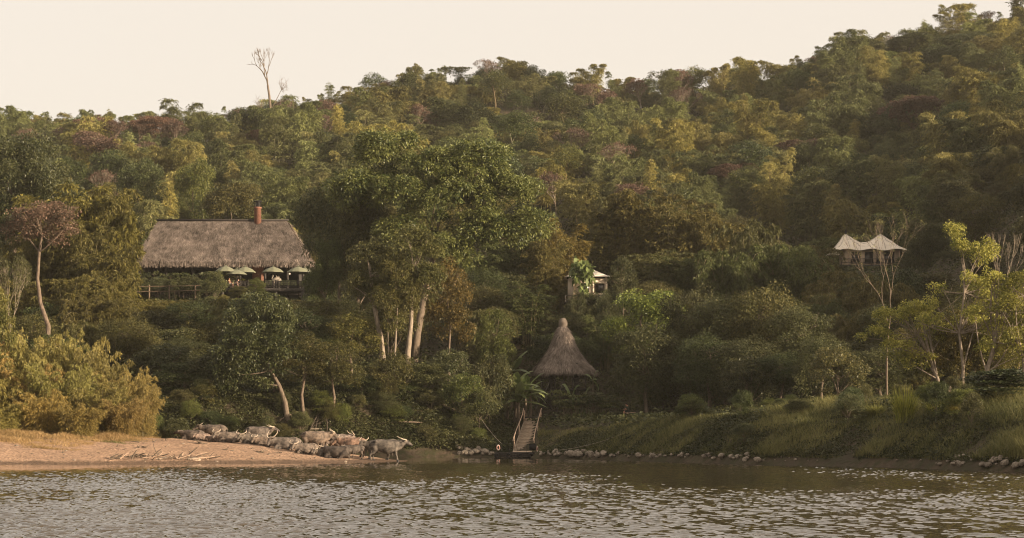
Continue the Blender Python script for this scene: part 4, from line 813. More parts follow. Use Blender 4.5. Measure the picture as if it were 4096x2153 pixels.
def make_table():
    root = empty("round_table", (0, 0, 0), None, "table"); mb = MB(); lathe(mb, [(0, .70), (.55, .70), (.57, .73), (.55, .76), (0, .76)], n=20); mb.build("tabletop", M['wood_dark'], root)
    mb = MB(); lathe(mb, [(0, 0), (.3, 0), (.28, .04), (.05, .08), (.05, .70), (0, .70)], n=12); mb.build("pedestal", M['wood_dark'], root); return root
tb = make_table()
for i, (px, d, lab) in enumerate(((962, 259.6, "dark round table beside the two seated people"), (1100, 260.2, "dark round table behind the pale statue"), (1157, 260.2, "dark round table in the right half of the deck"))):
    o = tb if i == 0 else copy_tree(tb); o.location = (W(px, 0, d)[0], d, deck_z); tag(o, lab, None, "round tables on the lodge deck")
# pale statue with a raised curl
p = W(1108, 0, 258.7); mb = MB(); pr = [(0, 0), (.16, 0)]
root = empty("animal_statue", (p[0], 258.7, deck_z), "pale woven animal-shaped statue with a raised curl behind the railing", "statue")
mb = MB(); tube(mb, [(-.55, 0, .95), (-.3, 0, 1.1), (.1, 0, 1.12), (.42, 0, 1.0), (.52, 0, .9)], [(.12, .16), (.26, .30), (.30, .34), (.22, .28), (.08, .12)], 12, side=(0, 1, 0)); mb.build("body", M['rope'], root, True)
for sx in (-.38, .3):
    for sy in (-.16, .16): mb = MB(); tube(mb, [(sx, sy, 0), (sx, sy, .95)], [.08, .10], 7); mb.build("leg", M['rope'], root)
mb = MB(); tube(mb, [(-.5, 0, 1.0), (-.66, 0, 1.3), (-.55, 0, 1.5), (-.45, 0, 1.62), (-.58, 0, 1.72)], [.12, .06, .045, .04, .03], 7, side=(0, 1, 0)); mb.build("trunk", M['rope'], root, True)
mb = MB(); 
for sx in (-.05, .3): tube(mb, [(sx, 0, 1.36), (sx - .05, 0, 1.62), (sx - .08, 0, 1.74)], [.03, .025, .02], 5)
tube(mb, [(-.1, 0, 1.5), (.3, 0, 1.52)], .025, 5); mb.build("saddle_frame", M['rope'], root)
# round pale lantern under the roof
p = W(1158, 1096, 262.8); root = empty("round_lamp", tuple(p), "round pale lamp hanging in the dark under the thatched roof", "lamp"); mb = MB(); a = np.linspace(0, math.pi, 9); lathe(mb, [(.13 * math.sin(q), -.13 * math.cos(q)) for q in a], (0, 0, 0), 14); mb.build("shade", M['ring_white'], root, True)
mb = MB(); tube(mb, [(0, 0, .12), (0, 0, ez - p[2] + .2)], .01, 4); mb.build("cord", M['iron'], root)

# split-rail fence left of the deck
root = empty("rail_fence", tuple(ground(640, 255)), "weathered two-rail fence along the top of the slope left of the deck", "fence")
def fp(px, py): q = W(px, py, 255); q[2] = float(terrain_z(q[0], 255)) + (1168 - py) / F * 255 * 1.0 ; return q
fz = W(0, 1185, 255)[2]
for px in (472, 519, 597, 677, 781):
    x = W(px, 0, 255)[0]; gz = float(terrain_z(x, 255)); mb = MB(); tube(mb, [(x, 255, min(gz, fz) - .4), (x, 255, W(0, 1141, 255)[2])], .11, 7); o = mb.build("post", M['wood_pole']); o.parent = root; o.matrix_parent_inverse = Matrix.Translation(-root.location); o.color = (.33, .33, .30, 1)
for py in (1146, 1166):
    mb = MB(); tube(mb, [W(460, py + 2, 254.85), W(600, py, 254.85), W(700, py - 1, 254.85), W(800, py - 4, 254.85)], .055, 6); o = mb.build("rail", M['wood_pole']); o.parent = root; o.matrix_parent_inverse = Matrix.Translation(-root.location); o.color = (.33, .33, .30, 1)

# ------------------------------------------------------------------ thatched pavilion with stairs
PD = 203.0; pc = W(2252, 0, PD); pz = W(0, 1553, 200.5)[2]; pe = W(0, 1476, 200)[2]; pt = W(0, 1306, PD)[2]; pf = W(0, 1272, PD)[2]
pav = empty("thatched_pavilion", (pc[0], PD, pz), "pavilion on posts with a tall bell-shaped thatched roof and finial", "pavilion")
def PV(o): o.parent = pav; o.matrix_parent_inverse = Matrix.Translation(-pav.location); return o
rot = R(16); n = 64
def roof_pt(t, a):
    """t from the eave (0) to the top (1); square plan with flared corners that droop outward"""
    r = (2.45 * (1 - t) ** 1.0 * (1 - .62 * t * (1 - t) * 1.5) + .36) if t < 1 else .36
    q = a - rot; sq = 1 / max(abs(math.cos(q)), abs(math.sin(q))); sq = min(sq, 1.30); k = (1 - t) ** 1.6; s_ = 1 + (sq - 1) * k * .95
    z = pe + (pt - pe) * (t ** .92) - .0; z -= .22 * (sq - 1) / .3 * (1 - t) ** 4 * .6
    return np.array((pc[0] + r * s_ * math.cos(a), PD + r * s_ * math.sin(a), z))
mb = MB(); ts = np.linspace(0, 1, 14); v = np.array([[roof_pt(t, 2 * math.pi * i / n) for i in range(n)] for t in ts]); ui = np.array([[roof_pt(t, 2 * math.pi * i / n) - np.array((0, 0, .42)) for i in range(n)] for t in ts[:8]])
f = [(k * n + i, k * n + (i + 1) % n, (k + 1) * n + (i + 1) % n, (k + 1) * n + i) for k in range(13) for i in range(n)]; mb.add(v.reshape(-1, 3), f)
mb.add(ui.reshape(-1, 3), [(k * n + (i + 1) % n, k * n + i, (k + 1) * n + i, (k + 1) * n + (i + 1) % n) for k in range(7) for i in range(n)])
cp = ui[7].mean(0); mb.add(np.concatenate([ui[7], cp[None]]), [(i, (i + 1) % n, n) for i in range(n)])
mb.add(np.concatenate([v[0], ui[0]]), [(n + i, n + (i + 1) % n, (i + 1) % n, i) for i in range(n)])
ns = 11000; tt = rl.random(ns) ** 1.3; tt = (np.floor(tt * 11) + rl.random(ns) ** 1.8) / 11; aa = rl.random(ns) * 6.283
Pp = np.array([roof_pt(min(t, .99), a) for t, a in zip(tt, aa)]); Pl = np.array([roof_pt(max(min(t, .99) - .04, 0) if t > .04 else 0, a) for t, a in zip(tt, aa)])
dn = np.where((tt > .04)[:, None], nrm(Pl - Pp + 1e-9), np.array((0, 0, -1.))); rad = np.stack([np.cos(aa), np.sin(aa), np.full(ns, .5)], 1)
straw(mb, Pp + rad * .03, dn, nrm(rad), ns, rl, .42, .05, .12, vnoise(aa * 4, Pp[:, 2], .5, 15) * .6)
ne = 2600; aa = rl.random(ne) * 6.283; Pp = np.array([roof_pt(0, a) for a in aa]) + rl.normal(size=(ne, 3)) * .05; rad = np.stack([np.cos(aa), np.sin(aa), np.zeros(ne)], 1)
straw(mb, Pp, nrm(rad * .45 + np.array((0, 0, -1.))), rad, ne, rl, .52, .05, .05, vnoise(aa * 8, Pp[:, 2], .4, 16) * .5)
proof = PV(mb.build("roof", M['thatch']))
mb = MB(); lathe(mb, [(.40, pt - .35), (.44, pt), (.46, pt + .35), (.40, pf - .28), (.24, pf - .06), (0, pf)], (pc[0], PD, 0), 16); nf = 500; a = rl.random(nf) * 6.283; zz = pt - .1 + (pf - pt - .1) * rl.random(nf)
straw(mb, np.stack([pc[0] + .37 * np.cos(a), PD + .37 * np.sin(a), zz], 1), np.array((0, 0, -1.)) * np.ones((nf, 1)), np.stack([np.cos(a), np.sin(a), a * 0], 1), nf, rl, .25, .04, .05)
fo = mb.build("finial", M['thatch']); fo.color = (.72, .72, .70, 1); fo.parent = proof; fo.matrix_parent_inverse = Matrix.Translation(Vector((0, 0, 0)))
mb = MB(); box(mb, (pc[0], PD, pz - .1), (4.6, 4.8, .2), rz=0); PV(mb.build("floor", M['wood_dark']))
for sx in (-1.25, 1.35):
    for dy in (-1.9, 1.9):
        x = pc[0] + sx; mb = MB(); tube(mb, [(x, PD + dy, float(terrain_z(x, PD + dy)) - .5), (x, PD + dy, pe + .6)], .19, 9); PV(mb.build("column", M['wood_dark']))
for sx, wd in ((-1.55, 1.3), (1.55, 1.3)):
    mb = MB(); x = pc[0] + sx
    for z in (.95, .55): tube(mb, [(x - wd / 2, PD - 2.3, pz + z), (x + wd / 2, PD - 2.3, pz + z)], .04, 5)
    for q in np.linspace(-wd / 2, wd / 2, 7): tube(mb, [(x + q, PD - 2.3, pz), (x + q, PD - 2.3, pz + .55)], .018, 4)
    PV(mb.build("railing", M['wood_grey']))
    for q in (-wd / 2, wd / 2): mb = MB(); lathe(mb, [(.07, pz - .1), (.07, pz + .9), (.10, pz + 1.0), (.06, pz + 1.1), (0, pz + 1.16)], (x + q, PD - 2.3, 0), 8); PV(mb.build("newel_post", M['wood_grey']))
# upper stairs
T0, T1 = W(2230, 1553, 200.6), W(2185, 1671, 194.2); st = empty("upper_staircase", tuple(T1), "dark timber staircase climbing under the thatched pavilion", "stairs")
def S(o, r): o.parent = r; o.matrix_parent_inverse = Matrix.Translation(-r.location); return o
nst = 14
for i in range(nst):
    t = i / (nst - 1); q = T0 + (T1 - T0) * t; mb = MB(); box(mb, q, (1.25 + .3 * t, .34, .06)); S(mb.build("step", M['wood_grey']), st)
for sgn in (-1, 1):
    mb = MB(); a, b_ = T0 + (sgn * .66, 0, -.15), T1 + (sgn * .8, 0, -.15); tube(mb, [a, b_], .07, 5); S(mb.build("stringer", M['wood_grey']), st)
    mb = MB(); tube(mb, [a + (0, 0, 1.1), (a + b_) / 2 + (0, 0, 1.1)], .05, 5); tube(mb, [(a + b_) / 2 + (sgn * .35, 0, 1.15), b_ + (sgn * .2, 0, .95)], .05, 5); S(mb.build("handrail", M['wood_grey']), st)
    for t in (0, .45, .55, .95): q = a + (b_ - a) * t; mb = MB(); tube(mb, [q - (0, 0, .3), q + (sgn * (.3 if t > .5 else 0), 0, 1.25)], .055, 6); S(mb.build("post", M['wood_grey']), st)
# lower stairs to the water
B0, B1 = W(2131, 1674, 192), W(2091, 1806, 181.5); ls = empty("landing_steps", tuple(B1), "brown plank steps with pale pole handrails leading down to the jetty", "stairs")
nst = 13; dv = (B1 - B0) / (nst - 1)
for i in range(nst):
    q = B0 + dv * i; wd = 1.50 + .26 * i / nst; mb = MB(); box(mb, q + (0, .02, -.03), (wd, .86, .06), tone=.6); box(mb, q + (0, -.34, -.155), (wd - .02, .04, .19), tone=.4); S(mb.build("step", M['wood_step']), ls)
for sgn in (-1, 1):
    mb = MB(); a, b_ = B0 + (sgn * .80, .2, -.28), B1 + (sgn * .94, 0, -.25); tube(mb, [a, b_], .07, 5); S(mb.build("stringer", M['wood_step']), ls)
    ps = []
    for t in (0.03, .45, .86): q = a + (b_ - a) * t; mb = MB(); tube(mb, [q - (0, 0, .35), q + (0, 0, 1.15)], .065, 7); S(mb.build("post", M['wood_pole']), ls); ps.append(q + (0, 0, 1.2))
    mb = MB(); tube(mb, [ps[0] + (.05 * sgn, .1, .12), ps[0] * .6 + ps[1] * .4 + (0, 0, -.02), ps[1], ps[1] * .5 + ps[2] * .5 + (-.05, 0, -.06), ps[2] + (0, 0, .02), ps[2] + (-.12 * 1, -.6, -.42)], .045, 6); S(mb.build("handrail", M['wood_pole']), ls)
mb = MB(); q = W(2150, 1670, 193); box(mb, q, (2.6, 1.4, .16)); tag(mb.build("step_landing", M['wood_grey']), "grey slab landing between the two staircases", "landing")

# pontoon
q = W(2058, 1822, 177.5); pw = 160 / F * 177.5; pon = empty("pontoon", (q[0], 177.5, 0), "low dark floating pontoon with tyre fenders at the foot of the steps", "pontoon")
mb = MB(); zt = .43
for i, z in enumerate((.10, .245, .385)): box(mb, (0, 0, z), (pw, 1.7, .12))
for sx in np.linspace(-pw / 2 + .1, pw / 2 - .1, 5): box(mb, (sx, -.0, .2), (.1, 1.66, .44))
mb.build("hull", M['wood_dark'], pon)
mb = MB()
for i in range(8): box(mb, (0, -.78 + i * .215, .47), (pw + .05, .2, .04))
mb.build("deck_planks", M['wood_grey'], pon)
for px in (1987, 2034, 2078, 2125):
    x = W(px, 0, 177)[0] - q[0]; mb = MB(); a = np.linspace(0, 2 * math.pi, 25); tube(mb, [(x + .165 * math.cos(t), -.94, .20 + .165 * math.sin(t)) for t in a], .065, 8, side=(0, 1, 0), cap=False); mb.build("tyre_fender", M['rubber'], pon, True)
mb = MB(); xs = W(1985, 0, 177)[0] - q[0]
tube(mb, [(xs, -.5, .45), (xs, -.5, 1.32), (xs + .45, -.5, 1.32), (xs + .45, -.5, .45)], .018, 5); tube(mb, [(xs + .45, -.5, 1.25), (xs + 1.5, -.5, 1.25)], .012, 4); tube(mb, [(xs + 1.18, -.3, .45), (xs + 1.18, -.3, .9)], .03, 5); mb.build("left_rail", M['iron'], pon)
xr = W(2107, 0, 177)[0] - q[0]; mb = MB(); tube(mb, [(xr, -.6, .3), (xr, -.6, 1.22), (xr + 1.08, -.6, 1.22), (xr + 1.08, -.6, .3)], .02, 5); tube(mb, [(xr + .62, -.6, .3), (xr + .62, -.6, 1.22)], .018, 5); mb.build("right_rail", M['iron'], pon)
mb = MB(); box(mb, (xr + .52, -.55, .95), (.62, .05, .52)); mb.build("side_panel", M['iron'], pon)
mb = MB(); 
for z in (.06, .16, .26, .36): box(mb, (pw / 2 + .28, -.3, z), (.5, .9, .06))
mb.build("side_step", M['wood_pole'], pon)
for i, (px, py, sx, lab) in enumerate(((1993, 1791, .62, "pink and white life ring on the left rail of the pontoon"), (2149, 1797, .3, "pink and white life ring seen nearly edge-on at the pontoon's right rail"))):
    p = W(px, py, 176.6); root = empty("life_ring", tuple(p), lab, "life ring"); root.scale = (sx, 1, 1)
    for nm, mt, a0, a1 in (("red_band", 'ring_red', 0.3, 1.3), ("white_band", 'ring_white', 1.3, 2.2), ("red_band", 'ring_red', 2.2, 4.4), ("white_band", 'ring_white', 4.4, 5.4), ("red_band", 'ring_red', 5.4, 6.583)):
        mb = MB(); a = np.linspace(a0, a1, 10); tube(mb, [(.20 * math.cos(t), 0, .20 * math.sin(t)) for t in a], .068, 8, side=(0, 1, 0)); mb.build(nm, M[mt], root, True)
# gangway
g0 = W(2058, 1806, 179.6); gw = empty("gangway", (g0[0] + .7, 179.6, g0[2]), "short plank gangway with thin A-shaped rails at the steps' foot", "gangway"); mb = MB(); box(mb, (0, 0, 0), (1.7, 1.5, .09)); box(mb, (0, -.78, -.07), (1.72, .05, .16)); mb.build("platform", M['wood_step'], gw)
for x in (-.62, -.30, .28, .62):
    mb = MB(); tube(mb, [(x - .14, -.6, .05), (x, -.6, .85), (x + .16, -.6, .05)], .016, 5); mb.build("rail_frame", M['iron'], gw)
mb = MB(); tube(mb, [(-.62, -.6, .82), (-.30, -.6, .88)], .016, 5); tube(mb, [(.28, -.6, .84), (.62, -.6, .88)], .016, 5); mb.build("hand_bar", M['iron'], gw)
# mooring ropes
for a, b_, lab in ((W(1903, 1640, 187), W(2008, 1776, 177.2), "thin mooring line running up left from the pontoon"), (W(2215, 1803, 170), W(2500, 1732, 163), "thin line slung across the grass bank right of the steps")):
    mb = MB(); t = np.linspace(0, 1, 12)[:, None]; tube(mb, a + (b_ - a) * t - np.array((0, 0, .25)) * (t * (1 - t) * 4), .016, 5); tag(mb.build("mooring_rope", M['rope']), lab, "rope")

# ------------------------------------------------------------------ tents
def twin_tent():
    d = 286.0; z0 = W(0, 1062, d)[2]; ze = W(0, 1000, d)[2]; zt = W(0, 922, d)[2]; s = d / F
    xa, xb = W(3398, 0, d)[0], W(3538, 0, d)[0]; xl, xr = W(3336, 0, d)[0], W(3634, 0, d)[0]; cx = (xl + xr) / 2
    root = empty("twin_peaked_tent", (cx, d + 3, z0), "cream twin-peaked safari tent on a deck above the dark thicket", "tent")
    def B(o, par=root): o.parent = par; o.matrix_parent_inverse = Matrix.Translation(-root.location) if par is root else Matrix(); return o
    X, Y = np.meshgrid(np.linspace(xl, xr, 49), np.linspace(d - .6, d + 7, 25)); yc = d + 3.2; u = (X - cx) / ((xr - xl) / 2); v = (Y - yc) / 3.8
    pk = lambda x0: np.exp(-np.sqrt(((X - x0) / 2.9) ** 2 + ((Y - yc) / 2.5) ** 2 + .004)); hgt = np.maximum(pk(xa), pk(xb)); edge = np.clip((1 - np.maximum(abs(u), abs(v))) * 3, 0, 1) ** .7
    ridge_ = np.where((X > xa) & (X < xb), .44 + .20 * (abs(X - (xa + xb) / 2) / ((xb - xa) / 2)) ** 2, 0) * np.exp(-abs(Y - yc) / 2.4)
    Z = ze + (zt - ze) * np.clip(np.maximum(hgt * 1.0, ridge_ * 1.15) * edge, 0, 1) - .25 * (u ** 2) * 0 + .12 * np.cos(u * 9.42) * (1 - edge) - .35 * (v < 0) * abs(v) ** 6 * 0
    mb = MB(); h, w_ = X.shape; i = np.arange(h - 1)[:, None] * w_; j = np.arange(w_ - 1)[None]; q = np.stack([i + j, i + j + 1, i + w_ + j + 1, i + w_ + j], -1).reshape(-1, 4)
    mb.add(np.stack([X, Y, Z], -1).reshape(-1, 3), q); rf_ = B(mb.build("roof", M['canvas'], smooth=True))
    mb = MB()
    for x0 in (xa, xb):
        for t in np.linspace(-1.25, 1.25, 5):
            pts_ = []
            for k in np.linspace(.05, 1, 12):
                x = x0 + math.sin(t) * 2.6 * k; y = yc - math.cos(t) * 3.7 * k; ii = int(np.clip(round((y - (d - .6)) / 7.6 * 24), 0, 24)); jj = int(np.clip(round((x - xl) / (xr - xl) * 48), 0, 48)); pts_.append((X[ii, jj], Y[ii, jj], Z[ii, jj] + .03))
            tube(mb, pts_, .02, 4, cap=False)
    o = mb.build("seam", M['bark']); o.parent = rf_
    for x0 in (xa, xb): mb = MB(); lathe(mb, [(.16, zt - .12), (.17, zt + .05), (.08, zt + .1), (.12, zt + .22), (.05, zt + .35), (0, zt + .55)], (x0, yc, 0), 10); o = mb.build("finial", M['iron']); o.parent = rf_
    wl, wr = W(3384, 0, d)[0], W(3602, 0, d)[0]
    mb = MB(); box(mb, ((wl + wr) / 2, yc, (z0 + ze) / 2 + .1), (wr - wl, 5.4, ze - z0 + .2)); B(mb.build("wall", M['canvas_wall'])).color = (.85, .8, .75, 1)
    for px, w_ in ((3425, 40), (3478, 34), (3516, 16), (3560, 40)): mb = MB(); box(mb, (W(px, 0, d)[0], yc - 2.72, z0 + 1.15), (w_ * s, .06, 1.7)); B(mb.build("mesh_window", M['glass_dark']))
    for px in (3393, 3500, 3598): mb = MB(); tube(mb, [(W(px, 0, d)[0], d + .1, z0 - .2), (W(px, 0, d)[0], d + .1, ze + .2)], .10, 7); B(mb.build("pole", M['wood_pole']))
    mb = MB(); box(mb, (cx, d + 2.2, z0 - .12), (xr - xl - 1.2, 6.6, .24)); B(mb.build("deck", M['wood_grey']))
    mb = MB()
    for z in (.35, .85): tube(mb, [(xl + .9, d - 1, z0 + z), (xr - 1.2, d - 1, z0 + z)], .045, 5)
    for x in np.linspace(xl + .9, xr - 1.2, 9): tube(mb, [(x, d - 1, z0 - .3), (x, d - 1, z0 + .95)], .05, 5)
    B(mb.build("railing", M['wood_grey']))
    for x in np.linspace(xl + 1, xr - 1.3, 4): gz = float(terrain_z(x, d - .8)); mb = MB(); tube(mb, [(x, d - .8, min(gz, z0) - .6), (x, d - .8, z0 - .1)], .14, 6); B(mb.build("post", M['wood_grey']))
twin_tent()
p = W(3334, 1016, 283); o = copy_tree(par); o.location = (p[0], 283, W(0, 1062, 283)[2] - .1); o.scale = (.75, .75, .8); tint(o, (1.7, 1.45, 1.6)); tag(o, "cream parasol peeking out of the bamboo left of the twin-peaked tent", None, "parasols at the tents")

def small_tent():
    d = 231.0; s = d / F; xl, xr = W(2268, 0, d)[0], W(2448, 0, d)[0]; cx = W(2352, 0, d)[0]; ze = W(0, 1108, d)[2]; zt = W(0, 1066, d)[2]; z0 = W(0, 1196, d)[2]; hw = 2.75
    root = empty("small_tent", (cx, d + 2, z0), "small cream safari tent half hidden by trees above the pavilion", "tent")
    def B(o): o.parent = root; o.matrix_parent_inverse = Matrix.Translation(-root.location); return o
    ys = np.linspace(-1, 1, 17); X, Y = np.meshgrid(ys, ys); m_ = np.maximum(abs(X), abs(Y)); Z = ze + (zt - ze) * (1 - m_) ** 1.25 + (zt - ze) * .12 * (1 - m_)
    mb = MB(); i = np.arange(16)[:, None] * 17; j = np.arange(16)[None]; mb.add(np.stack([cx + X * hw, d + 2 + Y * 2.7, Z], -1).reshape(-1, 3), np.stack([i + j, i + j + 1, i + 18 + j, i + 17 + j], -1).reshape(-1, 4)); B(mb.build("roof", M['canvas']))
    mb = MB(); box(mb, (cx, d + 2.1, (ze + z0) / 2 - .1), (4.5, 4.2, ze - z0 - .1)); B(mb.build("wall", M['canvas_wall']))
    mb = MB(); box(mb, (cx, d + .1, ze - .12), (4.9, .15, .2)); B(mb.build("eave_band", M['wood_grey']))
    for px, w_, py, h_ in ((2340, 36, 1152, 34), (2398, 40, 1152, 40)): mb = MB(); box(mb, (W(px, 0, d)[0], d - .03, W(0, py, d)[2]), (w_ * s, .08, h_ * s)); o = B(mb.build("window", M['glass_dark'])); \
        mb2 = MB(); box(mb2, (W(px, 0, d)[0], d - .09, W(0, py - h_ / 2, d)[2]), (w_ * s + .1, .14, .16)); B(mb2.build("rolled_blind", M['canvas_wall']))
    for px in (2293, 2372, 2425): mb = MB(); box(mb, (W(px, 0, d)[0], d - .05, (ze + z0) / 2), (.22, .1, ze - z0)); B(mb.build("wall_pole", M['canvas_wall']))
    mb = MB(); box(mb, (cx, d - .6, z0 - .55), (5.6, 3.4, .22)); B(mb.build("deck", M['wood_grey']))
    mb = MB()
    for z in (.2, .65): tube(mb, [(cx - 2.7, d - 2.3, z0 - .4 + z), (cx + 2.7, d - 2.3, z0 - .4 + z)], .05, 5)
    for x in np.linspace(-2.7, 2.7, 8): tube(mb, [(cx + x, d - 2.3, z0 - .5), (cx + x, d - 2.3, z0 + .3)], .05, 5)
    B(mb.build("railing", M['wood_grey']))
    for x in (-2.3, 0, 2.3): gz = float(terrain_z(cx + x, d - 2)); mb = MB(); tube(mb, [(cx + x, d - 2, min(gz, z0) - .8), (cx + x, d - 2, z0 - .6)], .12, 6); B(mb.build("post", M['wood_grey']))
small_tent()

# ------------------------------------------------------------------ water buffaloes
def remesh(mb, name, mats, voxel, smooth=4, mt=None):
    o = mb.build("tmp", mats, smooth=True); r = o.modifiers.new("r", 'REMESH'); r.mode = 'VOXEL'; r.voxel_size = voxel; s_ = o.modifiers.new("s", 'SMOOTH'); s_.iterations = smooth; s_.factor = .5
    dg = bpy.context.evaluated_depsgraph_get(); me = bpy.data.meshes.new_from_object(o.evaluated_get(dg)); me.name = name
    old = o.data; bpy.data.objects.remove(o); bpy.data.meshes.remove(old)
    for p_ in me.polygons: p_.use_smooth = True
    me.materials.clear()
    for m_ in (mats if isinstance(mats, list) else [mats]): me.materials.append(m_)
    return me

def buffalo(pose, yaw=0, pitch=0, horn=1.0, calf=False, seed=0):
    """faces +X; returns (body mesh, horn MBs, hoof MB, tail MB)"""
    rg = np.random.default_rng(seed); mb = MB(); Y = (0, 1, 0); dz = 0 if pose == 'stand' else -.53
    fat = 1 + rg.normal() * .04
    tube(mb, [(-1.02, 0, 1.06 + dz), (-.92, 0, 1.10 + dz), (-.70, 0, 1.08 + dz), (-.35, 0, 1.00 + dz), (.05, 0, .93 + dz), (.40, 0, .97 + dz), (.66, 0, 1.03 + dz), (.86, 0, 1.06 + dz), (.96, 0, 1.06 + dz)],
         [(.06, .08), (.20, .20), (.33 * fat, .32), (.38 * fat, .385), (.46 * fat, .47), (.39 * fat, .45), (.28, .37), (.20, .28), (.08, .12)], 16, side=Y)
    tube(mb, [(-.78, 0, 1.32 + dz), (-.55, 0, 1.36 + dz), (0, 0, 1.33 + dz), (.45, 0, 1.36 + dz), (.7, 0, 1.32 + dz)], [.06, .08, .07, .09, .06], 8, side=Y)
    for s in (-1, 1): tube(mb, [(-.80, s * .15, 1.25 + dz), (-.66, s * .24, 1.27 + dz), (-.5, s * .2, 1.2 + dz)], [.06, .09, .06], 8, side=Y)
    hoofs = MB()
    if pose == 'stand':
        for s in (-1, 1):
            o1, o2 = rg.normal() * .09, rg.normal() * .09
            tube(mb, [(.56, s * .20, .98), (.55 + o1 * .2, s * .20, .72), (.54 + o1 * .6, s * .19, .44), (.55 + o1, s * .19, .22), (.56 + o1, s * .19, .10)], [(.12, .17), (.10, .13), (.068, .075), (.05, .055), (.06, .065)], 10, side=Y)
            tube(mb, [(-.74, s * .2, 1.0), (-.66 + o2 * .2, s * .22, .76), (-.74 + o2 * .5, s * .20, .56), (-.86 + o2, s * .19, .44), (-.83 + o2, s * .19, .24), (-.80 + o2, s * .19, .10)], [(.15, .24), (.12, .18), (.085, .11), (.06, .075), (.05, .055), (.06, .065)], 10, side=Y)
            for x in (.58 + o1, -.78 + o2): tube(hoofs, [(x - .01, s * .19, .11), (x + .02, s * .19, .05), (x + .03, s * .19, -.02)], [.062, .072, .08], 8)
    else:
        for s in (-1, 1):
            tube(mb, [(.55, s * .26, .40), (.78, s * .34, .20), (.92, s * .34, .10)], [(.12, .15), (.10, .12), (.07, .08)], 10, side=Y)
            tube(mb, [(.92, s * .34, .10), (.70, s * .36, .06), (.45, s * .36, .06)], [.075, .06, .055], 8)
            tube(mb, [(-.72, s * .30, .46), (-.45, s * .44, .28), (-.22, s * .46, .14)], [(.18, .26), (.15, .20), (.09, .10)], 10, side=Y)
            tube(mb, [(-.22, s * .48, .12), (-.45, s * .52, .07), (-.12, s * .54, .05)], [.08, .06, .05], 8)
            tube(hoofs, [(.45, s * .36, .06), (.36, s * .36, .04)], [.06, .065], 8); tube(hoofs, [(-.12, s * .54, .05), (-.02, s * .54, .04)], [.06, .065], 8)
        tube(mb, [(-.8, 0, .3), (0, 0, .26), (.7, 0, .3)], [(.34, .28), (.44, .26), (.3, .26)], 14, side=Y)
    # neck and head, the head turned by yaw and tipped by pitch
    nb_ = np.array((.80, 0, 1.14 + dz)); cy, sy = math.cos(yaw), math.sin(yaw)
    turn = lambda p, f=1.0: np.array((math.cos(yaw * f) * p[0] - math.sin(yaw * f) * p[1], math.sin(yaw * f) * p[0] + math.cos(yaw * f) * p[1], p[2]))
    poll = nb_ + turn((.42, 0, .14), .55)
    side = turn((0, 1, 0))
    tube(mb, [nb_ - (.25, 0, .05), nb_ + turn((.16, 0, .02), .3), poll], [(.22, .30), (.17, .24), (.125, .165)], 12, side=turn((0, 1, 0), .5))
    tube(mb, [nb_ + (.02, 0, -.30), nb_ + turn((.22, 0, -.14), .4), poll + (0, 0, -.12)], [(.08, .14), (.06, .10), (.05, .06)], 8, side=turn((0, 1, 0), .5))
    cp, sp = math.cos(pitch), math.sin(pitch)
    hd = lambda p: poll + turn((p[0] * cp + p[2] * sp, p[1], -p[0] * sp + p[2] * cp))
    tube(mb, [hd(p) for p in ((-.07, 0, .0), (.02, 0, .0), (.14, 0, -.02), (.28, 0, -.04), (.40, 0, -.055), (.48, 0, -.06), (.52, 0, -.06))], [(.07, .08), (.135, .15), (.13, .155), (.10, .125), (.09, .10), (.10, .095), (.06, .055)], 12, side=side)
    for s in (-1, 1):
        tube(mb, [hd((-.02, s * .09, .02)), hd((-.05, s * .21, -.01)), hd((-.07, s * .31, -.05)), hd((-.06, s * .37, -.07))], [(.03, .04), (.025, .075), (.02, .06), (.008, .015)], 8)
        tube(mb, [hd((.13, s * .085, .05)), hd((.18, s * .095, .045)), hd((.22, s * .085, .03))], [.02, .035, .02], 6)
    horns = []
    for s in (-1, 1):
        h = MB(); k = horn; pts_ = [(0, s * .07, .09), (-.05 * k, s * .20 * k, .09), (-.17 * k, s * .34 * k, .06), (-.33 * k, s * .39 * k, .05), (-.48 * k, s * .33 * k, .09)]
        tube(h, [hd(p) for p in pts_], [(.05, .05), (.046, .044), (.038, .034), (.025, .023), (.006, .006)] if not calf else [(.03, .03), (.026, .024), (.02, .02), (.012, .012), (.005, .005)], 8); horns.append(h)
    eyes = MB()
    for s in (-1, 1): tube(eyes, [hd((.165, s * .108, .052)), hd((.185, s * .118, .050)), hd((.205, s * .108, .045))], [.006, .018, .006], 6)
    tube(eyes, [hd((.505, .035, -.05)), hd((.535, .035, -.05))], [.018, .010], 6); tube(eyes, [hd((.505, -.035, -.05)), hd((.535, -.035, -.05))], [.018, .010], 6)
    tail = MB(); tl = [(-1.0, 0, 1.16 + dz), (-1.08, 0, 1.05 + dz), (-1.10, .02, .8 + dz * .7), (-1.07, .05, .55 + dz * .6), (-1.06, .05, .38 + dz * .5)]; tube(tail, [np.array(p) * (1, 1, 1) for p in tl], [.045, .032, .024, .02, .035], 6); tube(tail, [tl[-1], (-1.05, .05, .24 + dz * .35)], [.04, .012], 6)
    return remesh(mb, "buffalo_body", M['hide'], .036, 5), horns, hoofs, tail, eyes

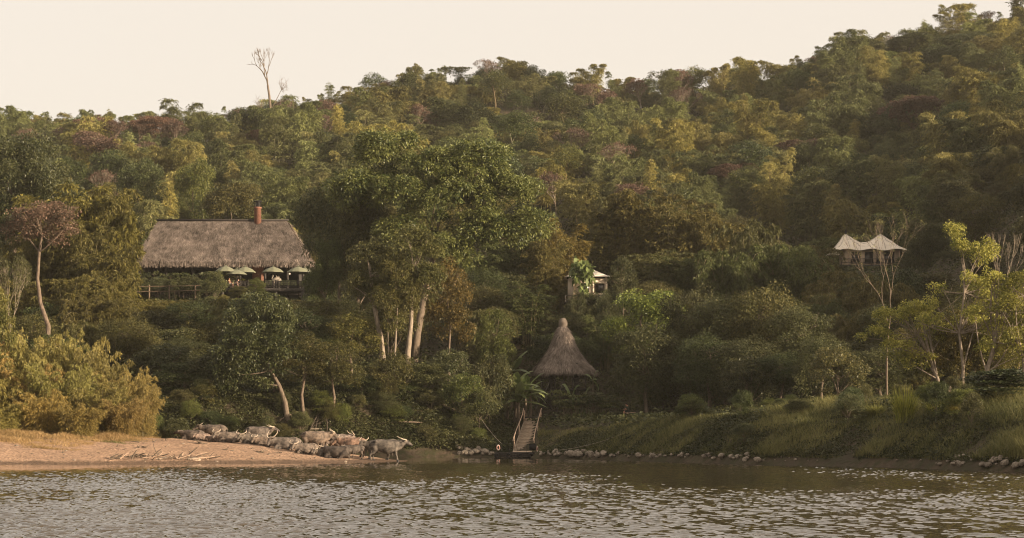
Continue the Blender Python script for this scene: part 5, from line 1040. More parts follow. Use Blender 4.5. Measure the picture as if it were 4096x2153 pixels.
def place_buffalo(px, d, face, pose, scale, label, yaw=0, pitch=.5, horn=1.0, col=(1, 1, 1), calf=False, seed=0, dzz=0):
    """face: heading in degrees, 0 = right in the picture, 90 = away"""
    x = (px - 2048) / F * d; z = max(float(sand_z(np.array(x), np.array(d))), .02) + dzz
    me, horns, hoofs, tail, eyes = buffalo(pose, yaw, pitch, horn, calf, seed)
    root = empty("buffalo_calf" if calf else "water_buffalo", (x, d, z - .02), label, "calf" if calf else "water buffalo", "water buffaloes on the sandbar", R(face)); root.scale = (scale * .94,) * 3
    o = bpy.data.objects.new("body", me); C.objects.link(o); o.parent = root; o.color = (*col, 1)
    for h in horns: h.build("horn", M['horn'], root, True)
    hoofs.build("hooves", M['hoof'], root); tl = tail.build("tail", M['hide'], root, True); tl.color = (*col, 1); eyes.build("eyes_and_nostrils", M['hoof'], root)
    return root
PK, GR, DK, MUD = (1.5, 1.32, 1.25), (1.0, 1.0, 1.0), (.42, .42, .45), (.95, .98, .98)
HERD = [  # px, d, face, pose, scale, label, kwargs
 (772, 157, 172, 'lie', 1.02, "lying buffalo furthest left, head up with one horn raised", dict(yaw=-.3, pitch=.1, col=(.85, .8, .78))),
 (812, 154, 225, 'lie', .72, "small pinkish calf lying second from the left", dict(yaw=.2, pitch=.6, horn=.35, col=PK, calf=True)),
 (838, 156, 20, 'lie', .62, "pinkish calf lying behind the second animal from the left", dict(yaw=.6, pitch=.8, horn=.3, col=PK, calf=True)),
 (855, 160, 176, 'stand', 1.10, "standing grey buffalo on the left with its rump to the sun", dict(yaw=.25, pitch=.45, col=(1.05, 1.0, .95))),
 (858, 153, 200, 'lie', .55, "small pink calf lying under the left standing buffalo", dict(yaw=.3, pitch=.9, horn=.3, col=PK, calf=True)),
 (918, 152.5, 195, 'lie', 1.0, "lying buffalo facing the river right of the left standing one", dict(yaw=.75, pitch=.75, col=(1.1, 1.05, 1.0))),
 (955, 156, 10, 'lie', .75, "low lying grey buffalo behind the one facing the river", dict(yaw=.5, pitch=.9, col=GR)),
 (1032, 159, 4, 'stand', 1.10, "standing buffalo with bony hips and head low to the right", dict(yaw=-.2, pitch=.35, horn=1.25, col=GR)),
 (1015, 151.5, 200, 'lie', 1.0, "lying buffalo with big pale curved horns and pinkish muzzle", dict(yaw=.75, pitch=.75, horn=1.25, col=(1.05, 1.05, 1.0))),
 (1068, 150.5, 200, 'lie', .95, "lying tan buffalo with a dark face in the middle of the herd", dict(yaw=.7, pitch=.8, horn=.8, col=(1.2, 1.1, 1.0))),
 (1148, 149, 188, 'lie', 1.12, "lying grey buffalo with wide upswept horns and lowered head", dict(yaw=.6, pitch=1.0, horn=1.45, col=GR)),
 (1130, 153, 175, 'lie', 1.0, "lying buffalo half hidden behind the wide-horned one", dict(yaw=-.2, pitch=.9, horn=.6, col=(1.1, 1.05, 1))),
 (1226, 147.5, 205, 'lie', .98, "lying buffalo staring at the river with spread ears", dict(yaw=.85, pitch=.75, horn=1.0, col=(1.1, 1.05, 1.0))),
 (1262, 153, 6, 'stand', 1.18, "standing pale grey buffalo with its rump to the left", dict(yaw=.1, pitch=.7, horn=.8, col=(1.35, 1.25, 1.15))),
 (1345, 154, 12, 'stand', 1.12, "standing pale buffalo behind the lying ones, hips showing", dict(yaw=.3, pitch=.8, horn=1.0, col=(1.3, 1.22, 1.2))),
 (1298, 154.5, 250, 'stand', 1.08, "standing buffalo with pale back and upright horn tips", dict(yaw=-.4, pitch=.5, horn=1.1, col=(1.45, 1.3, 1.25))),
 (1300, 146.5, 215, 'lie', .78, "small lying buffalo with short horns facing the river", dict(yaw=.5, pitch=.8, horn=.7, col=(1.0, 1.0, .98))),
 (1352, 145.8, 176, 'lie', 1.10, "dark mud-wet buffalo lying with its back to the river", dict(yaw=-1.9, pitch=.5, horn=.95, col=(.58, .56, .55))),
 (1412, 150.5, 176, 'stand', 1.10, "standing pink-rumped buffalo with a black head and white horn", dict(yaw=.15, pitch=.75, horn=.9, col=(1.75, 1.35, 1.15))),
 (1418, 147.5, 187, 'stand', .80, "grey calf standing in front of the pink-rumped buffalo", dict(yaw=.7, pitch=.6, horn=.55, col=(.8, .78, .76), calf=True)),
 (1512, 149.5, 184, 'stand', 1.08, "buffalo facing left behind the big standing one, only head and legs showing", dict(yaw=.75, pitch=.7, horn=1.1, col=(.7, .7, .68))),
 (1545, 147.6, 2, 'stand', 1.24, "big mud-caked buffalo standing at the tip of the sandbar", dict(yaw=.05, pitch=.42, horn=1.3, col=MUD)),
]
for i, (px, d, fc, ps, scl, lab, kw) in enumerate(HERD): place_buffalo(px, d, fc, ps, scl, lab, seed=i, **kw)

# ------------------------------------------------------------------ people
def limb_hand(mb, wrist, dirv, side, s=1.0):
    """palm with five bent fingers"""
    wrist, dirv, side = map(np.asarray, (wrist, dirv, side)); dn = np.cross(dirv, side)
    tube(mb, [wrist, wrist + dirv * .05 * s, wrist + dirv * .095 * s], [(.026, .018), (.040, .015), (.036, .012)], 8, side=side)
    for k, (o_, l) in enumerate(((-.030, .062), (-.010, .075), (.011, .070), (.031, .054))):
        b0 = wrist + dirv * .088 * s + side * o_; tube(mb, [b0, b0 + dirv * l * .5, b0 + dirv * l * .85 + dn * l * .35], [.0095, .0085, .007], 6)
    b0 = wrist + dirv * .03 + side * -.034; tube(mb, [b0, b0 + dirv * .03 - side * .025, b0 + dirv * .06 - side * .03 + dn * .01], [.012, .010, .008], 6)

def person(name, loc, rz, label, lean=.15, skin='skin', hair_long=False, shirt=None, bottoms='cloth_white', hat=False, seat=.47, legs_out=.45):
    """a seated figure facing +X"""
    root = empty(name, loc, label, "person", None, rz); Y = (0, 1, 0); mb = MB(); hip = np.array((0, 0, seat + .10)); up = np.array((math.sin(lean), 0, math.cos(lean))); ch_ = hip + up * .36; nk = hip + up * .52; hd = nk + np.array((.05 + lean * .1, 0, .13))
    tor = ([hip - up * .08, hip + up * .05, hip + up * .22, ch_, hip + up * .46, nk], [(.15, .11), (.165, .12), (.14, .10), (.175, .115), (.12, .08), (.055, .06)])
    tube(mb, *tor, 14, side=Y); tube(mb, [nk - up * .04, nk + up * .04, hd - (0, 0, .06)], [.06, .052, .055], 10, side=Y)
    tube(mb, [hd + (.015, 0, -.115), hd + (.01, 0, -.07), hd, hd + (-.01, 0, .07), hd + (-.012, 0, .115)], [(.035, .04), (.062, .075), (.075, .095), (.07, .088), (.03, .035)], 12, side=Y)
    tube(mb, [hd + (.085, 0, .02), hd + (.105, 0, -.02), hd + (.085, 0, -.03)], [.010, .016, .012], 6)
    th_, kn, ft = [], [], []
    for s in (-1, 1):
        tube(mb, [hd + (0, s * .07, .02), hd + (-.015, s * .088, 0), hd + (0, s * .075, -.03)], [.012, .016, .010], 6)
        k_ = np.array((legs_out, s * .13, seat + .08)); f_ = np.array((legs_out + .12, s * .14, .06)); tube(mb, [hip + (0, s * .09, -.03), (hip + k_) / 2 + (0, s * .02, .0), k_], [.085, .078, .058], 10); tube(mb, [k_, k_ * .6 + f_ * .4, f_], [.058, .052, .034], 10)
        tube(mb, [f_ + (-.05, 0, -.02), f_ + (.07, 0, -.03), f_ + (.17, 0, -.045)], [(.035, .035), (.042, .03), (.035, .016)], 8, side=Y)
        sh = ch_ + up * .085 + (0, s * .185, 0); el = sh + np.array((.10, s * .05, -.24)); wr = el + np.array((.22, -s * .06, -.02)); tube(mb, [sh, (sh + el) / 2, el], [.052, .045, .038], 10); tube(mb, [el, (el + wr) / 2, wr], [.038, .034, .025], 10); limb_hand(mb, wr, nrm(wr - el), np.array((0, s * 1., 0)))
        th_.append((hip + (0, s * .09, -.03), k_)); kn.append((k_, f_)); ft.append((sh, el))
    me = remesh(mb, "person_body", M[skin], .011, 2); o = bpy.data.objects.new("body", me); C.objects.link(o); o.parent = root
    if bottoms:
        mb = MB(); tube(mb, [hip - up * .09, hip + up * .02, hip + up * .10], [(.16, .125), (.18, .14), (.16, .12)], 12, side=Y)
        for a, b_ in th_: tube(mb, [a, a * .5 + b_ * .5, a * .15 + b_ * .85], [.102, .098, .09], 10)
        o = bpy.data.objects.new("shorts", remesh(mb, "shorts", M[bottoms], .016, 2)); C.objects.link(o); o.parent = root
    if shirt:
        mb = MB(); P_, r_ = tor; tube(mb, P_[1:5], [(a * 1.1, b_ * 1.15) for a, b_ in r_[1:5]], 12, side=Y)
        for a, b_ in ft: tube(mb, [a, a * .4 + b_ * .6], [.066, .06], 10)
        o = bpy.data.objects.new("shirt", remesh(mb, "shirt", M[shirt], .016, 2)); C.objects.link(o); o.parent = root
    mb = MB(); tube(mb, [hd + (-.03, 0, -.05 if not hair_long else -.16), hd + (-.035, 0, .03), hd + (-.02, 0, .10), hd + (-.012, 0, .135)], [(.06, .06), (.085, .085), (.075, .085), (.02, .02)], 10, side=Y)
    o = bpy.data.objects.new("hair", remesh(mb, "hair", M['hair'], .014, 2)); C.objects.link(o); o.parent = root
    if hat:
        mb = MB(); lathe(mb, [(.0, .16), (.07, .15), (.098, .09), (.102, .055)], hd, 14); tube(mb, [hd + (.06, 0, .06), hd + (.17, 0, .05)], [(.08, .012), (.06, .008)], 10, side=Y); mb.build("cap", M['cloth_black'], root, True)
    return root
x = W(926, 0, 258.8)[0]; person("person", (x - .2, 258.8, deck_z + .02), R(-25), "bare-chested person sitting back in a green chair on the deck", -.25, 'skin', bottoms='cloth_white', legs_out=.42)
x = W(938, 0, 259.1)[0]; person("person", (x, 259.1, deck_z + .02), R(-12), "pale person leaning forward on the deck beside the bare-chested one", .85, 'skin_pale', True, bottoms='cloth_black')
gp = ground(2516, 190.5); person("person", (gp[0], gp[1], gp[2] + .22), R(150), "person in dark cap and dark green jacket sitting under the bent tree", .35, 'skin', shirt='cloth_green', bottoms='cloth_black', hat=True)
mb = MB(); box(mb, (gp[0] - .02, gp[1] + .05, gp[2] + .32), (.7, .4, .09)); 
for sx in (-.28, .28): box(mb, (gp[0] + sx, gp[1] + .05, gp[2]), (.08, .36, .58))
tag(mb.build("plank_bench", M['wood_grey']), "low plank bench under the capped person by the bent tree", "bench")
mb = MB(); q = W(2510, 1650, 189.2); tube(mb, [(q[0] - .1, 189.2, gp[2] - .3), (q[0], 189.2, q[2])], .10, 8); tag(mb.build("wooden_post", M['wood_pole']), "thick pale wooden post in front of the capped person", "post")
mb = MB(); q = W(2566, 1676, 189.4); tube(mb, [(q[0], 189.4, gp[2] - .3), (q[0], 189.4, q[2])], .13, 9); tag(mb.build("tree_stump", M['wood_pole']), "short sawn stump at the foot of the bent tree", "stump")
mb = MB(); tube(mb, [W(2516, 1652, 189.3), W(2532, 1650, 189.3), W(2552, 1653, 189.5)], .03, 5); tag(mb.build("cross_pole", M['wood_pole']), "thin pole tied between the wooden post and the bent tree", "pole")

# ------------------------------------------------------------------ bananas, palms, tussocks
BM = [M['bark'], M['banana']]
for px, d, top, wpx, lab, n, sd, stem in ((2062, 194, 1478, 235, "big clump of banana plants left of the landing steps", 14, 800, 2.6), (2122, 194.5, 1525, 130, "slim banana plant on a bare stem beside the steps", 6, 801, 2.9), (2285, 195.5, 1535, 90, "short banana plant right of the upper staircase", 5, 802, .8), (2372, 197, 1480, 60, "banana plant with three long leaves under the roof's right corner", 4, 803, 3.0), (2045, 203, 1402, 150, "faded banana plant with one yellow leaf in the dark gully", 7, 804, 2.6), (2330, 195, 1545, 70, "banana plant with a leaf leaning right by the fan palms", 3, 805, .6)):
    if n == 14:
        T, K = MB(), MB()
        for q, (ox, oy) in enumerate(((0, 0), (.7, .3), (-.6, .4), (.2, -.5))):
            t_, k_ = make_banana(sd + 10 * q, 10, 2.3, stem * (1 - .14 * q), .66)
            for A, B_ in ((T, t_), (K, k_)):
                for v, f, t in zip(B_.v, B_.f, B_.t): A.v.append(v + np.array((ox, oy, 0))); A.f.append(f + A.n); A.m.append(np.zeros(len(f))); A.t.append(t)
                A.n += B_.n
    else: T, K = make_banana(sd, n, 1.9, stem, .8)
    Proto((T, K), BM).place("banana_plant", px, d, top, wpx, lab, "banana plant", col=(1.25, 1.2, 1.2) if px < 2200 else (1.0, 1.0, 1.0), parts=("stem", "leaves"))
fans = [Proto(make_fanpalm(820 + i), [M['bark'], M['leaf_small']]) for i in range(3)]
for i, (px, d, top, wpx) in enumerate(((2255, 193.6, 1600, 90), (2300, 194, 1575, 110), (2345, 194.5, 1570, 110), (2390, 195, 1590, 100), (2430, 194, 1600, 100), (2465, 195.5, 1580, 90), (2225, 195.5, 1560, 70), (2140, 199, 1540, 80))):
    fans[i % 3].place("fan_palm", px, d, top, wpx, "bushy fan palm %s" % ("in the row right of the upper staircase" if px > 2240 else "in the shade beside the upper staircase"), "palm", "fan palms %s" % ("right of the upper staircase" if px > 2240 else "beside the upper staircase"), (1.1, 1.15, 1.0), rz=random.random() * 6, parts=("stems", "fans"))
for i, (px, d, top, wpx) in enumerate(((575, 260, 1095, 80), (625, 260.5, 1088, 80), (680, 260, 1090, 80), (735, 260.5, 1092, 80), (790, 260, 1095, 80), (835, 260, 1090, 70))):
    fans[i % 3].place("fan_palm", px, d, top, wpx, "dark fan palm in the row under the thatched eave behind the fence", "palm", "fan palms under the thatched eave", (.85, .9, .8), rz=random.random() * 6, parts=("stems", "fans"))
x = W(938, 0, 261)[0]; fans[0].place("fan_palm", 938, 261, 1092, 95, "bright arching palm behind the seated people on the deck", "palm", None, (2.0, 1.9, 1.1), parts=("stems", "fans"), loc=(x, 261, deck_z))
tuss = [Proto((None, make_grass(840 + i, 420, 2.2, .75, .5, .05)), [None, M['grass']]) for i in range(2)]
for i, (px, d, top, wpx, lab, c) in enumerate(((3618, 123, 1538, 150, "tall bright green grass tussock left of the two on the right bank", (1.9, 2.0, 1.0)), (3755, 121, 1572, 140, "tall yellowish grass tussock right of the two on the right bank", (1.7, 1.75, 1.0)), (3500, 130, 1610, 130, "greyish grass tussock left of the bright ones", (1.3, 1.35, 1.0)), (3830, 119, 1590, 120, "dry grass tussock beside the layered dark shrub", (1.5, 1.35, 1.0)))):
    tuss[i % 2].place("grass_tussock", px, d, top, wpx, lab, "tussock", col=c, parts=("stems", "blades"))

# ------------------------------------------------------------------ ground cover (nobody could count it)
rgc = np.random.default_rng(60)
def cover(name, n, pxr, df, size, mat, height, droop, label_seed, tone=0, up=.5, wid=.5):
    px = pxr[0] + (pxr[1] - pxr[0]) * rgc.random(n); d = df(px, rgc.random(n)); x = (px - 2048) / F * d; z = terrain_z(x, d)
    lump = np.clip(vnoise(x, d, 2.6, label_seed) + vnoise(x, d, 1.1, label_seed + 1) * .6 + .35, 0, 1.2)
    ok = (lump > .10) | (rgc.random(n) < .22); px, d, x, z, lump = px[ok], d[ok], x[ok], z[ok], lump[ok]; n = len(px)
    pos = np.stack([x, d, z + lump * height * rgc.random(n) ** .6 - .05], 1); dr = rgc.normal(size=(n, 3)) * np.array((1, 1, .6)) + np.array((0, -.5, up)); dr[:, 2] -= droop
    mb = MB(); leaves(mb, pos, dr, size * (.5 + rgc.random(n)), size * wid * (.6 + .8 * rgc.random(n)), np.clip(rgc.random(n) * .8 + vnoise(x, d, 3.5, label_seed + 2) * .7 + tone, 0, 1), rgc, droop=.2)
    o = mb.build(name, mat); return tag(o, kind='stuff')
ed = lambda px: np.interp(px, *EDGE)
tag(cover("bank_vines", 150000, (380, 2050), lambda p, u: ed(p) + .8 + u ** 1.1 * 16, .24, M['leaf_small'], .95, .25, 70), "tangled vines and creepers covering the shaded bank behind the herd", "vines")
tag(cover("slope_undergrowth", 190000, (-150, 4800), lambda p, u: ed(p) + 14 + u * (282 - ed(p) - 14), .38, M['leaf_small'], 1.1, .1, 74), "mixed undergrowth on the steep forest floor", "undergrowth")
tag(cover("hill_undergrowth", 110000, (-200, 5300), lambda p, u: np.where(p > 4300, 150 + u * 385, 285 + u * 250), .75, M['leaf_small'], 1.6, .0, 78), "low undergrowth between the trees of the hill", "undergrowth")

def blades(name, n, pxr, df, h0, mat, seed, zf=terrain_z, hm=None, lean=(.15, -.25), Wd=.03, k=4):
    px = pxr[0] + (pxr[1] - pxr[0]) * rgc.random(n); d = df(px, rgc.random(n)); x = (px - 2048) / F * d; z = zf(x, d)
    lump = np.clip(.55 + vnoise(x, d, 3.2, seed) * 1.1 + vnoise(x, d, 1.2, seed + 1) * .7, .12, 1.5); h = h0 * lump * (.5 + .7 * rgc.random(n)) * (1 if hm is None else hm(px, d))
    t = np.linspace(0, 1, k); a = rgc.random(n) * 6.283; s = h * (.2 + .65 * rgc.random(n)); dx, dy = np.cos(a) + lean[0], np.sin(a) + lean[1]
    Pm = np.stack([x[:, None] + dx[:, None] * s[:, None] * t ** 2, d[:, None] + dy[:, None] * s[:, None] * t ** 2, z[:, None] - .05 + h[:, None] * (t - .3 * t ** 3)], -1)
    b_ = rgc.random(n) * 6.283; sd = np.stack([np.cos(b_), np.sin(b_), np.zeros(n)], 1)[:, None] * (Wd * (1 - .93 * t ** 1.6))[None, :, None] * .5
    v = np.stack([Pm - sd, Pm + sd], 2).reshape(-1, 3); i = (np.arange(n) * k * 2)[:, None] + np.arange(k - 1)[None] * 2
    f = np.stack([i, i + 1, i + 3, i + 2], -1).reshape(-1, 4); mb = MB(); mb.add(v, f, 0, np.repeat(np.clip(rgc.random(n) * .75 + vnoise(x, d, 2.5, seed + 2) * .8, 0, 1), k * 2))
    return tag(mb.build(name, mat), kind='stuff')
wide = lambda p: np.interp(p, [2000, 2200, 2600, 3000, 3400, 4100], [9, 12, 17, 22, 30, 40])
tag(blades("bank_grass", 95000, (2150, 4900), lambda p, u: ed(p) + 1.1 + u ** 1.4 * wide(p), .95, M['grass'], 90, hm=lambda p, d: np.interp(p, [2150, 2500, 3000, 3500, 4100], [.55, .7, 1.15, 1.6, 1.75])), "long grass over the river bank", "grass")
tag(cover("bank_weeds", 70000, (2160, 4250), lambda p, u: ed(p) + 1.0 + u ** 1.3 * wide(p) * .8, .20, M['leaf_small'], .55, .1, 94), "leafy weeds mixed into the bank grass", "weeds")
tag(blades("jetty_grass", 14000, (1880, 2160), lambda p, u: ed(p) + 2.5 + u * 14, .8, M['grass'], 97, hm=lambda p, d: np.where((abs(p - 2091 - (d - 181.5) * 3.8) < 60) & (d < 195), .12, 1)), "grass beside the landing steps", "grass")
tag(blades("dry_sand_grass", 46000, (-120, 640), lambda p, u: np.interp(p, [-120, 300, 520, 640], [136.5, 138.5, 143, 149]) + u ** 1.2 * 15, .9, M['straw'], 100, zf=sand_z, hm=lambda p, d: np.clip((d - np.interp(p, [-120, 300, 520, 640], [136.5, 138.5, 143, 149])) / 5, .25, 1.1) * np.interp(p, [400, 640], [1, .45])), "dry straw-coloured grass along the foot of the riverside bush", "dry grass")
tag(blades("green_sand_grass", 5000, (150, 560), lambda p, u: 143.5 + u * 4, .4, M['grass'], 103, zf=sand_z), "short green grass at the edge of the sand", "grass")

# single crowns that stand out on the hill
dryp = [Proto(make_bare(920 + i, H=9, depth=5, leafn=[16, 9, 22][i], L=.30, Wd=.17, r0=.16, spread=.5, up=.5, first=.3), [M['bark_mid'], M['leaf_dry']]) for i in range(3)]
for i, (px, d, top, wpx, lab, c) in enumerate(((3700, 402, 385, 250, "wide dark brown crown high on the right-hand slope", (.75, .75, .75)), (3235, 372, 555, 230, "greyish brown half-bare crown in the middle of the hill", (.8, .82, .8)), (380, 452, 470, 180, "pinkish half-bare tree left of two under the left skyline", (1.15, 1.1, 1.05)), (640, 456, 468, 190, "pinkish leafy tree right of two under the left skyline", (1.2, 1.1, 1.0)), (395, 415, 545, 190, "bare branching tree on the hill above the yellow-green bamboo", (1, 1, 1)), (1065, 440, 515, 130, "small pinkish tree below the tall dead tree", (1.2, 1.1, 1.0)), (2960, 350, 650, 190, "brownish half-bare crown above the tan bamboo", (.85, .8, .8)))):
    dryp[(2, 0, 0, 2, 1, 0, 0)[i]].place("half_bare_tree", px, d, top, wpx, lab, "tree", col=c)
emg = [Proto(make_tree(930 + i, H=13, nclump=[95, 80][i], cr=1.15, per=260, L=.26, Wd=.12, lobes=[(0, 0, 8.6, 3.6, 3.4, 3.6), (1.6, 0, 10.4, 2.2, 2.2, 1.8), (-1.8, 0, 9.6, 2.2, 2.2, 2.0)], limbs=16), BL if i else SL) for i in range(2)]
for i, (px, d, top, wpx, lab, c) in enumerate(((3490, 470, 205, 170, "round bright green crown just under the right-hand skyline", (1.2, 1.35, 1.0)), (3870, 470, 130, 210, "big dark crown under the right end of the skyline", (.7, .75, .7)), (3640, 478, 135, 170, "dark round crown on the climbing skyline", (.65, .7, .65)), (780, 330, 640, 150, "upright bright green tree on the hill behind the lodge roof", (1.5, 1.5, .9)), (930, 320, 735, 210, "brownish broad crown behind the lodge's chimney", (1.1, .95, .8)), (560, 335, 640, 170, "green rounded tree behind the lodge's left end", (1.0, 1.1, .9)), (2440, 420, 520, 190, "large olive crown above the middle of the hill", (1.2, 1.1, .9)))):
    emg[i % 2].place("emergent_tree", px, d, top, wpx, lab, "tree", col=c)

# tall dead tree and leafless fans on the skyline
T, K = make_bare(900, H=17, trunk=[(0, 0, -1), (.1, 0, 3), (-.2, 0, 6.5), (-.5, 0, 9), (-.9, 0, 11)], depth=6, r0=.42, spread=.50, up=.55, splits=2)
for a, b_ in (((-.2, 0, 6.2), (2.6, 0, 10.2)), ((0, 0, 3.4), (-2.6, 0, 6.6))):
    t2, k2 = make_bare(901 + int(b_[0]), H=1, trunk=[a, ((a[0] + b_[0]) / 2 + .2, .2, (a[2] + b_[2]) / 2 - .5), b_], depth=0, r0=.14, splits=1) if False else (MB(), MB()); tube(T, curve_pts(a, b_, np.random.default_rng(9), .08, 5), np.linspace(.13, .05, 5), 5)
    rg = np.random.default_rng(903)
    for q in range(16):
        e = np.array(b_) + rg.normal(size=3) * np.array((.9, .5, .9)) + np.array((b_[0] * .25, 0, .8)); Q = curve_pts(b_, e, rg, .15, 4); tube(T, Q, np.linspace(.045, .02, 4), 3, cap=False)
        for r_ in range(3): tube(T, curve_pts(Q[2], Q[2] + rg.normal(size=3) * .6 + (0, 0, .35), rg, .1, 3), [.025, .018, .012], 3, cap=False)
dead = Proto((T, K), [M['bark'], None]); g = ground(1085, 500); dead.place("dead_tree", 1085, 500, 190, 150, "tall bare dead tree standing alone above the left skyline", "tree")
for i, (px, top, wpx, lab) in enumerate(((2665, 272, 110, "leafless fan-shaped tree left of two on the skyline dip"), (2745, 275, 110, "leafless fan-shaped tree right of two on the skyline dip"), (4020, 8, 90, "spindly tree highest at the right end of the skyline"), (1890, 270, 120, "round airy tree on the middle of the skyline"), (2030, 268, 110, "airy tree right of the round one on the middle skyline"))):
    Proto(make_bare(910 + i, H=9, depth=6, leafn=2 if i < 2 else 9, L=.4, Wd=.2, r0=.15, spread=.42, up=.6, first=.4, splits=2), [M['bark'], M['leaf_small']]).place("skyline_tree", px, 505 if px < 3900 else 487, top, wpx, lab, "tree")

# ------------------------------------------------------------------ stones, driftwood
def make_rock(seed):
    rg = np.random.default_rng(seed); bm = bmesh.new(); bmesh.ops.create_icosphere(bm, subdivisions=2, radius=1); me = bpy.data.meshes.new("rock"); sc_ = np.array((1, .7 + .3 * rg.random(), .55 + .25 * rg.random())); pl = unit(rg, 9)
    for v in bm.verts:
        p_ = np.array(v.co); 
        for n_ in pl:
            h = p_ @ n_; lim = .62 + .2 * rg.random() * 0 + .12
            if h > lim: p_ = p_ - n_ * (h - lim) * .9
        v.co = p_ * sc_ * (1 + rg.normal() * .025)
    bm.to_mesh(me); bm.free(); me.materials.append(M['rock']); return me
rocks = [make_rock(950 + i) for i in range(7)]; rk = np.random.default_rng(951)
def rock_row(n, p0, p1, s0, s1, lab, grp, spread=.9, rise=.35):
    for i in range(n):
        px = p0 + (p1 - p0) * rk.random(); t = rk.random() ** 1.3; d = edge_d(px) + .1 + t * spread; x = (px - 2048) / F * d; s_ = s0 + (s1 - s0) * rk.random() ** 2
        o = bpy.data.objects.new("river_rock", rocks[rk.integers(7)]); C.objects.link(o); o.location = (x, d, max(.04, float(terrain_z(x, d))) + s_ * rise * .5 + .02); o.scale = (s_, s_, s_); o.rotation_euler = (rk.normal() * .35, rk.normal() * .35, rk.random() * 6.28)
        c = .75 + .5 * rk.random(); o.color = (c, c * .98, c * .95, 1); tag(o, lab, "rock", grp)
rock_row(34, 1835, 1975, .20, .48, "pale rounded rock in the heap left of the pontoon", "rocks heaped left of the pontoon", 1.2, .9)
rock_row(62, 2160, 2420, .14, .46, "rock along the waterline just right of the pontoon", "rocks just right of the pontoon", 1.3, .7)
rock_row(54, 2400, 3080, .10, .30, "rock in the scattered line under the grass bank", "rocks under the grass bank", 1.1, .6)
rock_row(16, 3080, 3800, .06, .16, "small rock on the mud under the tall grass bank", "small rocks under the tall grass bank", .8, .4)
rock_row(46, 3800, 4130, .10, .28, "rock in the heap at the right end of the waterline", "rocks at the right end of the waterline", 1.6, .8)

def stick(name, a, b_, r, lab, cat, mat='wood_pole', seed=0, twigs=0, grp=None):
    rg = np.random.default_rng(seed); mb = MB(); Q = curve_pts(a, b_, rg, .08, 6); tube(mb, Q, np.linspace(r, r * .45, 6), 6)
    for q in range(twigs): u = Q[1 + q % 4]; tube(mb, curve_pts(u, u + rg.normal(size=3) * np.linalg.norm(Q[-1] - Q[0]) * .25, rg, .1, 4), np.linspace(r * .45, r * .15, 4), 4)
    return tag(mb.build(name, M[mat]), lab, cat, grp)
def hit(px, py, lift=.25):
    for d in np.arange(edge_d(px), 260, .25):
        p = W(px, py, d)
        if p[2] < float(terrain_z(p[0], d)) + lift: return p
    return p
stick("fallen_branch", hit(1118, 1681), hit(1186, 1648), .09, "pale broken branch sticking out of the vines above the herd", "branch", 'bark_mid', 1)
stick("fallen_branch", hit(1240, 1716), hit(1330, 1713), .06, "grey fallen branch lying level on the vines above the herd", "branch", 'bark_pale', 2, 2)
stick("fallen_log", hit(1590, 1689), hit(1692, 1692), .10, "pale fallen log on the bank above the big standing buffalo", "log", 'bark_mid', 3, 1)
for px in range(3690, 3890, 34):
    for py in (930, 985, 1040):
        q = hit(px + (py % 3) * 9, py, .1); P(mid_shrub, "slope_shrub", px + (py % 3) * 9, q[1], py - 34, 95, "dense green shrub on the steep rise right of the twin-peaked tent", "shrub", 'mid', "shrubs on the rise right of the twin-peaked tent")
for i, (p0, p1) in enumerate((((1285, 1640), (1260, 1760)), ((1300, 1650), (1330, 1730)), ((1270, 1660), (1225, 1755)), ((1295, 1650), (1300, 1765)))):
    stick("hanging_root", hit(*p0), hit(*p1), .07, "bare root hanging down the bank above the middle of the herd", "root", 'bark', 10 + i, 3, "roots hanging above the herd").color = (.45, .45, .45, 1)
def onsand(px, d, dz=.05): x = (px - 2048) / F * d; return np.array((x, d, float(sand_z(np.array(x), np.array(d))) + dz))
ds = np.random.default_rng(955)
for i in range(46):
    px = 425 + 430 * ds.random() ** .9; d = float(sand_d0(px)) + .9 + ds.random() * 1.6; a = onsand(px, d); L_ = .35 + 1.1 * ds.random() ** 2; an = ds.normal() * .5
    stick("driftwood", a, a + np.array((math.cos(an) * L_, math.sin(an) * L_ * .5, abs(ds.normal()) * .28 + .03)), .03 + .05 * ds.random(), "dark driftwood stick in the tangle at the water's edge of the sandbar", "driftwood", 'bark' if ds.random() < .75 else 'wood_pole', 20 + i, 2, "driftwood at the water's edge")
for i in range(38):
    px = 60 + 1450 * ds.random(); d = float(sand_d0(px)) + 2.2 + ds.random() * 10; 
    if px / 4096 > .2 and d > 147: continue
    a = onsand(px, d, .02); L_ = .2 + .7 * ds.random() ** 2; an = ds.random() * 3.1
    stick("twig", a, a + np.array((math.cos(an) * L_, math.sin(an) * L_, .03 + abs(ds.normal()) * .08)), .018 + .03 * ds.random(), "small twig scattered on the open sand in front of the herd", "twig", 'bark', 80 + i, 1, "twigs scattered on the sand")
stick("driftwood_pole", onsand(632, 138.5, .0), onsand(610, 139.5, 1.0), .03, "thin pole sticking up from the driftwood tangle", "pole", 'bark', 5)
for i in range(60):
    px = -40 + 1460 * ds.random(); d = float(sand_d0(px)) + .6 + ds.random() ** 1.5 * 9; s_ = .04 + .07 * ds.random() ** 3; a = onsand(px, d, s_ * .2)
    o = bpy.data.objects.new("sand_pebble", rocks[ds.integers(7)]); C.objects.link(o); o.location = a; o.scale = (s_ * 1.4, s_, s_); c = .5 + .9 * ds.random(); o.color = (c, c * .95, c * .9, 1); tag(o, "small pebble lying on the open sand", "pebble", "pebbles on the sand")
for px, d, s_, lab in ((775, 137.8, .34, "long pale boulder half buried in sand by the driftwood"), (655, 137.6, .18, "pale stone among the driftwood left of the boulder")):
    o = bpy.data.objects.new("sand_boulder", rocks[2]); C.objects.link(o); o.location = onsand(px, d, .05); o.scale = (s_ * 1.7, s_, s_ * .8); o.color = (1.8, 1.7, 1.6, 1); tag(o, lab, "boulder")
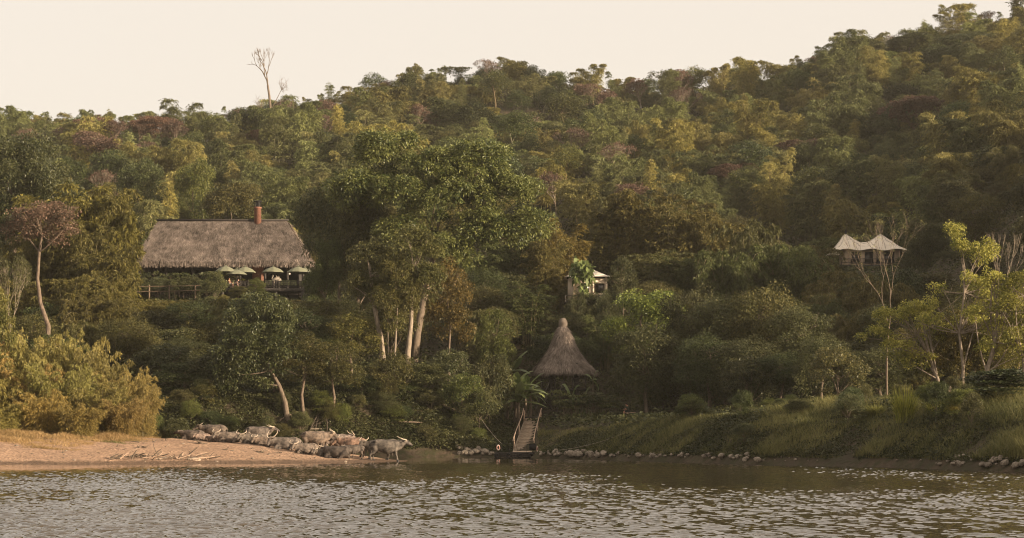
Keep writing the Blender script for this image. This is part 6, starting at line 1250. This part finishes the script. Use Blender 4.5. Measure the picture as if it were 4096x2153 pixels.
for i, (px, d, s_) in enumerate(((800, 147, .2), (905, 143, .14), (1048, 143.5, .16), (1120, 145, .12), (560, 142, .2))):
    mb = MB(); rg = np.random.default_rng(970 + i)
    for q in range(8): tube(mb, curve_pts(rg.normal(size=3) * s_ * .5 * np.array((1, 1, .1)), rg.normal(size=3) * s_ * 1.4 * np.array((1.5, 1, .3)) + (0, 0, s_ * .6), rg, .2, 5), np.linspace(s_ * .25, .01, 5), 5)
    o = mb.build("root_snag", M['bark']); o.location = onsand(px, d, .02); tag(o, "dark root snag on the open sand, %s" % ("nearest the left standing buffalo", "left of the sand's middle", "under the middle of the herd", "small one right of the middle", "near the dry grass")[i], "snag")
for px, d, top in ((3420, 138, 1585), (3405, 140, 1600), (3790, 120, 1560), (3810, 121, 1575), (3330, 142, 1612)):
    g = ground(px, d); tp = W(px, top, d); mb = MB(); tube(mb, [g, (g + tp) / 2 + (.1, 0, 0), tp], [.012, .01, .006], 4); st_ = mb.build("stem", M['culm']); mb = MB(); rg = np.random.default_rng(int(px)); n_ = 160
    t = rg.random((n_, 1)); leaves(mb, tp + (np.array((.12, 0, .05)) * t) - np.array((0, 0, .45)) * (1 - t), rg.normal(size=(n_, 3)) * .35 + np.array((.2, 0, .8)), .22, .03, rg.random(n_), rg); pl_ = mb.build("plume", M['plume'])
    root = empty("plume_grass", tuple(g), "feathery pinkish grass plume %s" % ("left of the bright tussocks" if px < 3500 else "between the tussocks and the dark layered shrub"), "grass plume", "grass plumes %s" % ("left of the tussocks" if px < 3500 else "right of the tussocks"))
    for o in (st_, pl_): o.parent = root; o.matrix_parent_inverse = Matrix.Translation(-root.location)

# dry-season haze over river and hill
HZ = 0.00009
if HZ:
    hm_ = bpy.data.materials.new("haze"); hm_.use_nodes = True; N = hm_.node_tree.nodes; N.remove(N["Principled BSDF"]); pv = N.new("ShaderNodeVolumePrincipled"); pv.inputs["Color"].default_value = (.92, .87, .78, 1); pv.inputs["Density"].default_value = HZ; pv.inputs["Anisotropy"].default_value = .1
    hm_.node_tree.links.new(pv.outputs[0], N["Material Output"].inputs["Volume"]); mb = MB(); box(mb, (0, 290, 60), (760, 760, 128)); tag(mb.build("haze", hm_), "thin warm dry-season haze over the valley", kind='stuff')
